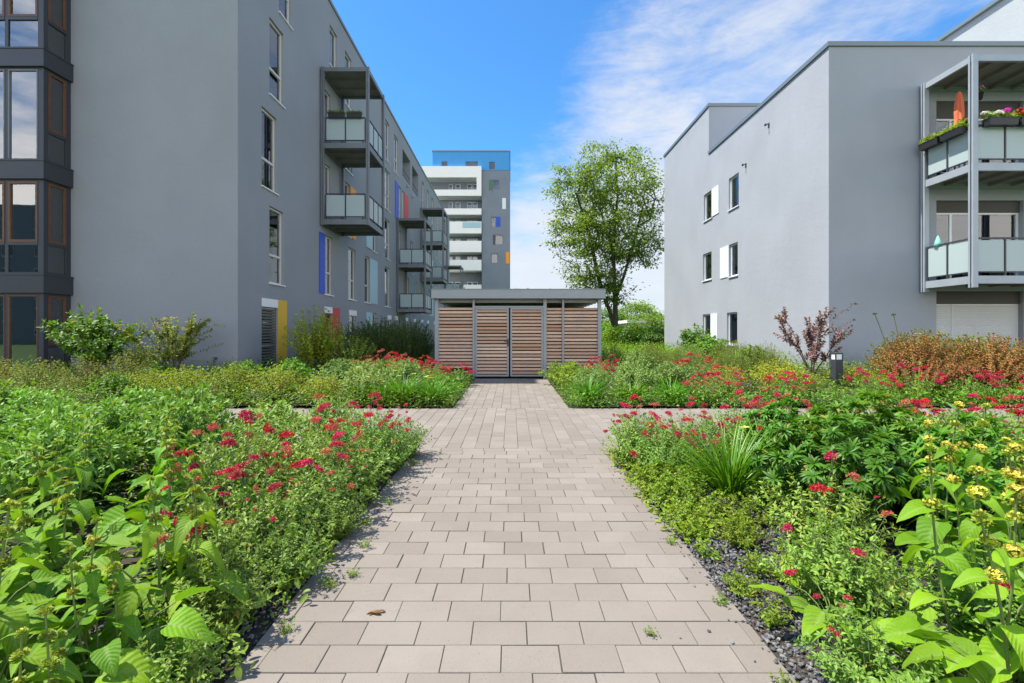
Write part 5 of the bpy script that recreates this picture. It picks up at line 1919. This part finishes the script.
# low cover between the plants: one object per bed
COVER = {1: 'low leafy growth covering the soil of the near left bed', 2: 'low leafy growth covering the soil of the near right bed',
         3: 'low mixed growth filling the bed before the grey gable', 4: 'low mixed growth filling the bed before the pale building',
         5: 'dark undergrowth between the shed and the long facade', 6: 'tall grassy growth between the tree and the pale building',
         7: 'small leaves spilling over the left edge of the near path', 8: 'leafy fringe along the far side of the cross path on the left',
         9: 'leafy fringe along the far side of the cross path on the right', 10: 'leafy fringe on the left edge of the path to the shed',
         11: 'leafy fringe on the right edge of the path to the shed', 13: 'tall mixed leafy growth at the right border of the near right bed', 14: 'tall mixed leafy growth at the left border of the near left bed', 12: 'low yellow green growth along the right edge of the near path'}
def cover(name, x0, x1, y0, y1, n, hmax, L, mats, seed, keep=None):
    rng = np.random.default_rng(seed)
    x, y = rng.uniform(x0, x1, n), rng.uniform(y0, y1, n)
    dens = np.sin(x * 2.3 + 1) * np.sin(y * 2.9 + 2) + .6 * np.sin(x * 5.7) * np.sin(y * 6.3 + x) + rng.uniform(-1.1, 1.4, n)
    m = dens > -.75
    if keep is not None:
        m &= keep(x, y, rng)
    x, y = x[m], y[m]
    k = len(x)
    z = np.array([bedh(a, c) for a, c in zip(x, y)]) + hmax * rng.beta(1.1, 1.8, k)
    mb = MBuild()
    tuft = rng.integers(0, len(mats), k)
    D = rng.normal(0, 1, (k, 3)) * [1, 1, .5] + [0, 0, .35]
    Ls = L * rng.uniform(.6, 1.3, k)
    for q in range(len(mats)):
        s_ = tuft == q
        kk = int(s_.sum())
        if kk:
            mb.leaves(np.stack([x[s_], y[s_], z[s_]], -1), D[s_], np.array([0, 0, 1.]) + rng.normal(0, .35, (kk, 3)), Ls[s_], Ls[s_] * (.42, .3, .5)[q % 3], T_OVAL, .25, .35, mi=q, rng=rng)
    o = mb.build(name, [MAT[q] for q in mats], smooth=True)
    tag(o, COVER[seed], 'ground cover', kind='stuff')
    return o
cover('ground_cover', -6.5, -1.06, 1.0, 5.15, 15000, .26, .055, ['mid', 'valerian', 'sage'], 1, lambda x, y, r: (x < -1.12 - r.uniform(0, .25, len(x))))
cover('ground_cover', 1.1, 6.5, 1.0, 5.2, 9500, .22, .05, ['mid', 'valerian', 'lime'], 2, lambda x, y, r: r.uniform(0, 1, len(x)) < np.clip((x - 1.25) / .9 + np.clip((y - 3.6) / 1.4, 0, 1) * .5, .03, 1))
cover('edge_growth', -1.5, -.97, 1.3, 5.25, 8500, .17, .05, ['valerian', 'mid', 'valerian'], 7, lambda x, y, r: (x < -1.0 - .12 * np.sin(y * 7) ** 2 - r.uniform(0, .08, len(x))))
cover('edge_growth', -9.5, -1.0, 7.98, 8.45, 7500, .30, .06, ['mid', 'potentilla', 'valerian'], 8)
cover('edge_growth', 1.0, 9.5, 7.98, 8.45, 7500, .30, .06, ['mid', 'valerian', 'lime'], 9)
cover('edge_growth', -1.5, -.98, 8.1, 12.8, 1600, .28, .06, ['mid', 'valerian', 'lime'], 10)
cover('edge_growth', .98, 1.6, 8.1, 12.8, 1600, .28, .06, ['mid', 'valerian', 'lime'], 11)
cover('edge_growth', 1.02, 1.5, 2.9, 5.2, 2300, .14, .045, ['lime', 'valerian', 'mid'], 12)
cover('undergrowth', 3.1, 8.0, .6, 4.6, 12000, .62, .085, ['mid', 'sage', 'valerian'], 13)
cover('undergrowth', -8.0, -3.3, .6, 4.2, 12000, .62, .085, ['mid', 'sage', 'valerian'], 14)
cover('ground_cover', -12, -1.02, 8.12, 12.1, 15000, .42, .075, ['mid', 'potentilla', 'sage'], 3)
cover('ground_cover', 1.02, 11, 8.12, 13.1, 15000, .40, .075, ['mid', 'potentilla', 'herb'], 4)
cover('ground_cover', -7.1, -2.3, 12.2, 20, 5000, .4, .09, ['mid', 'dark', 'herb'], 5)
cover('ground_cover', 2.7, 9.0, 13.1, 27, 12000, .55, .10, ['far', 'mid', 'herb'], 6)

# ------------------------------------------------------------------ TREES AND BACKGROUND GREEN
def grow_tree(name, label, x, y, seed, leaders, env, n_tips, leaf, mats, leaves_per=22, spray=.42, group=None, tipr=.0085, top_bias=0.):
    """leaders: polylines from the ground; env(p) tells whether a tip lies inside the crown"""
    rng = np.random.default_rng(seed)
    t = thing(name, label, 'tree', (x, y, -.1), group, world=False)
    nodes, par = [], []
    lead_tips = []
    for ln in leaders:
        prev = ln[0] if isinstance(ln[0], int) else -1
        pts = ln[1]
        for p in pts:
            nodes.append(np.array(p, float))
            par.append(prev)
            prev = len(nodes) - 1
        lead_tips.append(prev)
    tips = []
    while len(tips) < n_tips:
        p = env(rng)
        if p is not None:
            tips.append(p)
    tips = np.array(tips)
    L0 = np.array(nodes)
    dist = np.min(np.linalg.norm(tips[:, None] - L0[None], axis=-1), axis=1)
    ends = []
    for i in np.argsort(dist):
        p = tips[i]
        A = np.array(nodes)
        d = p - A
        r_ = np.linalg.norm(d, axis=1)
        horiz = np.linalg.norm(A[:, :2] - np.array(nodes[0])[:2], axis=1)
        cost = r_ + .9 * np.maximum(0, A[:, 2] + .25 * r_ - p[2]) + .10 * horiz
        j = int(np.argmin(cost))
        q = nodes[j]
        k = max(1, int(r_[j] / .45))
        prev = j
        for m in range(1, k + 1):
            f = m / k
            c = q + (p - q) * f + np.array([0, 0, -.12 * r_[j] * math.sin(PI * f) * .6]) + rng.normal(0, .035, 3) * (m < k)
            nodes.append(c)
            par.append(prev)
            prev = len(nodes) - 1
        ends.append(prev)
    cnt = np.zeros(len(nodes))
    for e in ends + lead_tips:
        j = e
        while j >= 0:
            cnt[j] += 1
            j = par[j]
    rad = tipr * np.maximum(cnt, 1) ** .45
    mb = MBuild()
    for i, pa in enumerate(par):
        if pa < 0:
            continue
        big = rad[i] > .05
        r0 = min(rad[pa], rad[i] * 1.5)
        mb.tube(np.stack([nodes[pa], nodes[i]]), [r0, rad[i]], 9 if big else (5 if rad[i] > .02 else 3), 0, float(rng.uniform(.2, .8)))
    # root flare
    for i, pa in enumerate(par):
        if pa < 0:
            mb.tube(np.array([nodes[i] + [0, 0, -.2], nodes[i]]), [rad[i] * 1.3, rad[i]], 10, 0, .5)
    mb.build('trunk', [MAT['bark']], t, smooth=True)
    mb = MBuild()
    E = np.array([nodes[e] for e in ends])
    PA = np.array([nodes[par[e]] for e in ends])
    k = leaves_per
    f = rng.uniform(-.5, 1.15, (len(E), k, 1))
    base = PA[:, None] + (E - PA)[:, None] * f
    off = rng.normal(0, spray, (len(E), k, 3)) * [1, 1, .38]
    P = (base + off).reshape(-1, 3)
    D = (off + (E - PA)[:, None] * .5 + rng.normal(0, .15, off.shape)).reshape(-1, 3)
    D[:, 2] -= .10
    N = np.array([0, 0, 1.]) + rng.normal(0, .45, P.shape)
    L = leaf * rng.uniform(.6, 1.3, len(P))
    mb.leaves(P, D, N, L, L * .5, T_DIA, .3, .3, rng=rng)
    mb.build('crown', [MAT[mats]], t, smooth=True)
    return t

def env_main(rng):
    z = rng.uniform(2.7, 11.45)
    f = (z - 2.7) / 8.75
    R_ = 3.35 * min(1, (f / .42 + .18)) ** .8 * (1 if f < .55 else max(0, 1 - ((f - .55) / .47) ** 3.2)) ** .5
    if rng.uniform() > (R_ / 3.35) ** 1.6:
        return None
    a = rng.uniform(0, 6.28)
    r_ = R_ * rng.uniform(.02, 1) ** .58
    cx = -.55
    p = np.array([cx + r_ * math.cos(a), r_ * math.sin(a), z])
    g = math.sin(p[0] * 1.9 + 1.3) * math.sin(p[1] * 1.5 + .4) + .7 * math.sin(p[2] * 2.3 + p[0] * .8) + .4 * math.sin(p[0] * 3.9) * math.sin(p[2] * 3.3)
    return p if g + rng.uniform(-.7, .7) > -.15 else None
main_leaders = [
    (-1, [(0, 0, 0), (.0, 0, .6), (.03, 0, 1.3), (.05, .03, 2.0), (.03, .05, 3.0), (.0, .1, 4.2), (-.05, .1, 5.6), (.05, .15, 7.2), (.2, .2, 8.8), (.15, .2, 10.2), (.1, .2, 11.2)]),
    (2, [(-.22, -.05, 2.1), (-.62, -.1, 3.1), (-1.02, -.15, 4.4), (-1.3, -.25, 5.8), (-1.75, -.3, 7.4), (-2.2, -.35, 8.8)]),
    (4, [(.45, -.2, 4.2), (.85, -.35, 5.6), (1.2, -.4, 7.0), (1.5, -.4, 8.2)]),
    (6, [(-.45, .25, 7.0), (-.85, .3, 8.4), (-1.15, .3, 9.8)]),
]
grow_tree('tree', 'tall airy deciduous tree with a forked trunk behind the shed', 7.43, 33.0, 4, main_leaders, env_main, 800, .18, 'tree', 34, .24).scale = (1.27,) * 3

def env_ball(R_, zc, zr):
    def fn(rng):
        v = rng.normal(0, 1, 3)
        v /= np.linalg.norm(v)
        p = v * (rng.uniform(.25, 1) ** .4) * np.array([R_, R_, zr]) + [0, 0, zc]
        return p if p[2] > .2 else None
    return fn
def small_tree(lab, x, y, h, R_, seed, n=110, mats='far', leaf=.3):
    grow_tree('small_tree', lab, x, y, seed, [(-1, [(0, 0, 0), (.05, 0, h * .25), (0, .05, h * .5), (.05, 0, h * .8)])], env_ball(R_, h * .58, h * .42), n, leaf, mats, 40, R_ * .16, 'trees beyond the lawn')
small_tree('round bright green tree beyond the lawn, between tall tree and pale building', 16.4, 60, 5.6, 2.9, 11, 120)
small_tree('small tree partly hidden behind the forked trunk', 12.3, 58, 4.6, 2.5, 12, 100, 'mid')
small_tree('small green tree beyond the lawn close to the pale building', 19.3, 62, 4.2, 2.4, 13, 90)
small_tree('tree beyond the lawn showing through the gap beside the shed', 10.2, 62, 5.0, 2.8, 14, 100, 'mid')
def bush(lab, x, y, h, R_, seed, mats='far', n=80, leaf=.16):
    grow_tree('bush', lab, x, y, seed, [(-1, [(0, 0, 0), (.03, 0, h * .4)])], env_ball(R_, h * .5, h * .5), n, leaf, mats, 60, R_ * .17, 'bushes beyond the lawn')['category'] = 'bush'
bush('light green bush right behind the forked trunk', 7.2, 31, 2.0, 1.2, 21)
bush('bright green bush in the row beside the pale building, middle one', 8.7, 30.5, 1.9, 1.2, 22)
bush('bright green bush touching the far edge of the pale building', 10.0, 31, 1.9, 1.2, 23)
bush('dark green bush in front of the bright row', 9.0, 28.9, 1.35, .8, 24, 'dark')
bush('green bush left of the forked trunk behind the shed', 4.9, 33, 2.0, 1.5, 25, 'mid')
bush('tall bush in the second row beyond the lawn', 11.8, 40, 3.1, 2.0, 26, 'mid', 90, .2)
bush('pale green bush left of the tree trunk and beyond the shed', 8.2, 42, 2.4, 2.2, 27, 'far', 90, .2)
# far low building with a white roof edge
t = thing('garden_house', 'low garden house with a flat white roof far behind the bushes', 'building', (13.2, 48, -.1))
b = BM()
b.box(12.2, 16.2, 47.5, 51, -.1, 2.25)
b.build('wall', MAT['stucco_l'], t)
b = BM()
b.box(11.9, 16.5, 47.1, 51.3, 2.253, 2.55)
b.build('roof', MAT['tower_white'], t)

# ------------------------------------------------------------------ BOLLARD LIGHT
bxx, byy = 7.03, 9.95
t = thing('bollard_light', 'anthracite square bollard light with white lamp windows standing among yellow flowers', 'lamp', (bxx, byy, 0))
hw, bz = .082, .02
b = BM()
b.box(bxx - hw, bxx + hw, byy - hw, byy + hw, bz, .74)
b.build('post', MAT['anthracite'], t, bevel=.004)
b = BM()
b.box(bxx - hw, bxx + hw, byy - hw, byy + hw, .855, .885)
b.build('cap', MAT['anthracite'], t, bevel=.003)
b = BM()
b.box(bxx - hw + .012, bxx + hw - .012, byy - hw + .012, byy + hw - .012, .7205, .8545)
b.build('lamp_glass', MAT['lamp_glass'], t)
b = BM()
for sx in (-1, 1):
    for sy in (-1, 1):
        x0, y0 = bxx + sx * (hw - .010), byy + sy * (hw - .010)
        b.box(x0 - .0098, x0 + .0098, y0 - .0098, y0 + .0098, .7203, .8547)
b.build('corner_bar', MAT['anthracite'], t)

# ------------------------------------------------------------------ THINGS ON THE BALCONIES
def plant_box(x0, x1, y0, y1, z, lab, group, fl, axis='x', seed=1, grow=.16, hang=True):
    t = thing('planter_box', lab, 'planter', ((x0 + x1) / 2, (y0 + y1) / 2, z), group)
    b = BM()
    e = .015
    b.hexa([(x0 + e, y0 + e, z), (x1 - e, y0 + e, z), (x1 - e, y1 - e, z), (x0 + e, y1 - e, z), (x0, y0, z + .16), (x1, y0, z + .16), (x1, y1, z + .16), (x0, y1, z + .16)])
    b.build('box', MAT['planter'], t)
    b = BM()
    b.box(x0 - .008, x1 + .008, y0 - .008, y1 + .008, z + .161, z + .18)
    b.build('rim', MAT['planter'], t)
    rng = np.random.default_rng(seed)
    mb = MBuild()
    n = 260
    P = np.stack([rng.uniform(x0, x1, n), rng.uniform(y0, y1, n), z + .17 + grow * rng.beta(1.2, 1.5, n)], -1)
    mb.leaves(P, rng.normal(0, 1, (n, 3)) + [0, 0, .4], np.array([0, 0, 1.]) + rng.normal(0, .4, (n, 3)), .075, .035, T_OVAL, .3, .3, rng=rng)
    mb.build('foliage', [MAT['lime' if not fl else 'mid']], t, smooth=True)
    for (fx, fy, fz, r_, mt) in fl:
        me = flower_cluster(rng, r_, 420, mt, .03, 5, .8)
        o = link_mesh('blossom', me, t)
        o.location = (fx - t.location.x, fy - t.location.y, fz - t.location.z)
        o.matrix_parent_inverse = Matrix.Identity(4)
    return t
gx = lambda u: RX + u
zu = 5.62
# boxes hung outside the upper left railing (side facing the camera's left)
bxL = gx(2.60) - .20
plant_box(bxL - .02, bxL + .17, 11.80, 12.36, zu + .80, 'black planter box with green shoots on the upper balcony side rail, front one', 'planter boxes on the upper balcony', [], seed=3)
plant_box(bxL - .02, bxL + .17, 12.42, 13.0, zu + .80, 'black planter box with trailing leaves on the upper balcony side rail, rear one', 'planter boxes on the upper balcony', [], seed=4)
fy0, fy1 = 11.47, 11.65
plant_box(gx(2.83), gx(3.55), fy0, fy1, zu + .88, 'black planter box with white and magenta flowers on the upper balcony front rail', 'planter boxes on the upper balcony',
          [(gx(2.85), 11.56, zu + 1.19, .11, 'white'), (gx(3.07), 11.56, zu + 1.20, .11, 'white'), (gx(3.27), 11.56, zu + 1.24, .10, 'magenta'), (gx(3.46), 11.56, zu + 1.16, .08, 'yellowpetal')], seed=5)
plant_box(gx(3.62), gx(4.3), fy0, fy1, zu + .88, 'black planter box with orange flowers on the upper balcony front rail', 'planter boxes on the upper balcony',
          [(gx(3.72), 11.56, zu + 1.20, .10, 'orangepetal'), (gx(3.95), 11.56, zu + 1.18, .10, 'orangepetal'), (gx(3.62), 11.56, zu + 1.24, .07, 'redflower')], seed=6)
# pots with red flowers on the rail, closed parasol behind
def pot(x, y, z, r_, h, lab, mt, seed, hangto=None, grow=.12):
    t = thing('flower_pot', lab, 'flower pot', (x, y, z))
    b = BM()
    b.lathe(x, y, [(r_ * .72, z), (r_, z + h), (r_ * 1.06, z + h), (r_ * 1.06, z + h + .02)], 14)
    b.build('pot', MAT['planter'], t)
    rng = np.random.default_rng(seed)
    mb = MBuild()
    n = 90
    P = np.stack([rng.normal(x, r_ * .6, n), rng.normal(y, r_ * .6, n), z + h + grow * rng.uniform(0, 1, n)], -1)
    mb.leaves(P, rng.normal(0, 1, (n, 3)) + [0, 0, .3], np.array([0, 0, 1.]) + rng.normal(0, .4, (n, 3)), .07, .035, T_OVAL, .3, .3, rng=rng)
    mb.build('foliage', [MAT['mid']], t, smooth=True)
    if mt:
        o = link_mesh('blossom', flower_cluster(rng, r_ * .75, 260, mt, .03, 4, .8), t)
        o.location = (0, -.02, h + grow)
        o.matrix_parent_inverse = Matrix.Identity(4)
    if hangto:
        b = BM()
        for k in range(3):
            a = k * 2.09
            b.tube([(x + r_ * math.cos(a), y + r_ * math.sin(a), z + h), (x, y, hangto)], .004, 4)
        b.build('hanging_wire', MAT['steel_dark'], t)
    return t
b = BM()
t = thing('plant_stand', 'small dark plant stand behind the side rail of the upper balcony', 'plant stand', (gx(2.95), 12.25, zu))
b.box(gx(2.80), gx(3.10), 12.10, 12.40, zu + .96, zu + .99)
b.build('top', MAT['steel_dark'], t)
for sx in (gx(2.82), gx(3.08)):
    for sy in (12.12, 12.38):
        b = BM()
        b.box(sx - .012, sx + .012, sy - .012, sy + .012, zu, zu + .958)
        b.build('leg', MAT['steel_dark'], t)
pot(gx(2.95), 12.25, zu + .992, .15, .24, 'black pot with red geranium on the plant stand of the upper balcony', 'redflower', 8)
pot(gx(3.02), 11.95, 7.35, .10, .16, 'small hanging pot with a pink flower under the upper balcony roof', 'magenta', 9, hangto=8.20)
t = thing('parasol', 'closed orange parasol standing on the upper balcony', 'parasol', (gx(3.15), 12.6, zu))
b = BM()
px_, py_ = gx(3.15), 12.6
b.tube([(px_, py_, zu + .05), (px_, py_, zu + 2.28)], .018, 8)
b.build('pole', MAT['steel_light'], t)
b = BM()
b.lathe(px_, py_, [(.20, zu), (.20, zu + .04), (.04, zu + .07)], 16)
b.build('base', MAT['steel_dark'], t)
b = BM()
prof = [(.035, 2.26), (.06, 2.15), (.085, 1.95), (.095, 1.7), (.085, 1.5), (.10, 1.38), (.05, 1.36)]
n = 16
rings = []
for r_, z_ in prof:
    rings.append([b.b.verts.new((px_ + r_ * (1 + .22 * (k % 2)) * math.cos(2 * PI * k / n), py_ + r_ * (1 + .22 * (k % 2)) * math.sin(2 * PI * k / n), zu + z_)) for k in range(n)])
for q, w_ in zip(rings, rings[1:]):
    for k in range(n):
        b.b.faces.new([q[k], q[(k + 1) % n], w_[(k + 1) % n], w_[k]])
b.b.faces.new(rings[0])
b.build('canopy', MAT['umbrella'], t)
# mint green pinwheel on the lower balcony's left corner
t = thing('garden_flag', 'mint green cloth ornament on a thin rod at the lower balcony corner', 'ornament', (gx(2.70), 12.75, 3.7))
b = BM()
b.tube([(gx(2.70), 12.75, 3.55), (gx(2.62), 12.72, 4.12)], .006, 5)
b.build('rod', MAT['steel_dark'], t)
b = BM()
b.lathe(gx(2.66), 12.70, [(.10, 3.68), (.07, 3.80), (.015, 3.98)], 7)
b.build('cloth', MAT['mint'], t)
# green plants on the left building's upper balcony
for (yy, lab) in ((17.52, 'planter box with dark green herbs on the left upper balcony, near the wall'), ):
    plant_box(-6.85, -6.25, 17.22, 17.36, 8.45 + .90, 'planter box with dark green herbs on the left building balcony, nearer the wall', 'planter boxes on the left building balcony', [], seed=12, grow=.10)
    plant_box(-6.15, -5.6, 17.22, 17.36, 8.45 + .90, 'planter box with dark green herbs on the left building balcony, farther from the wall', 'planter boxes on the left building balcony', [], seed=13, grow=.08)
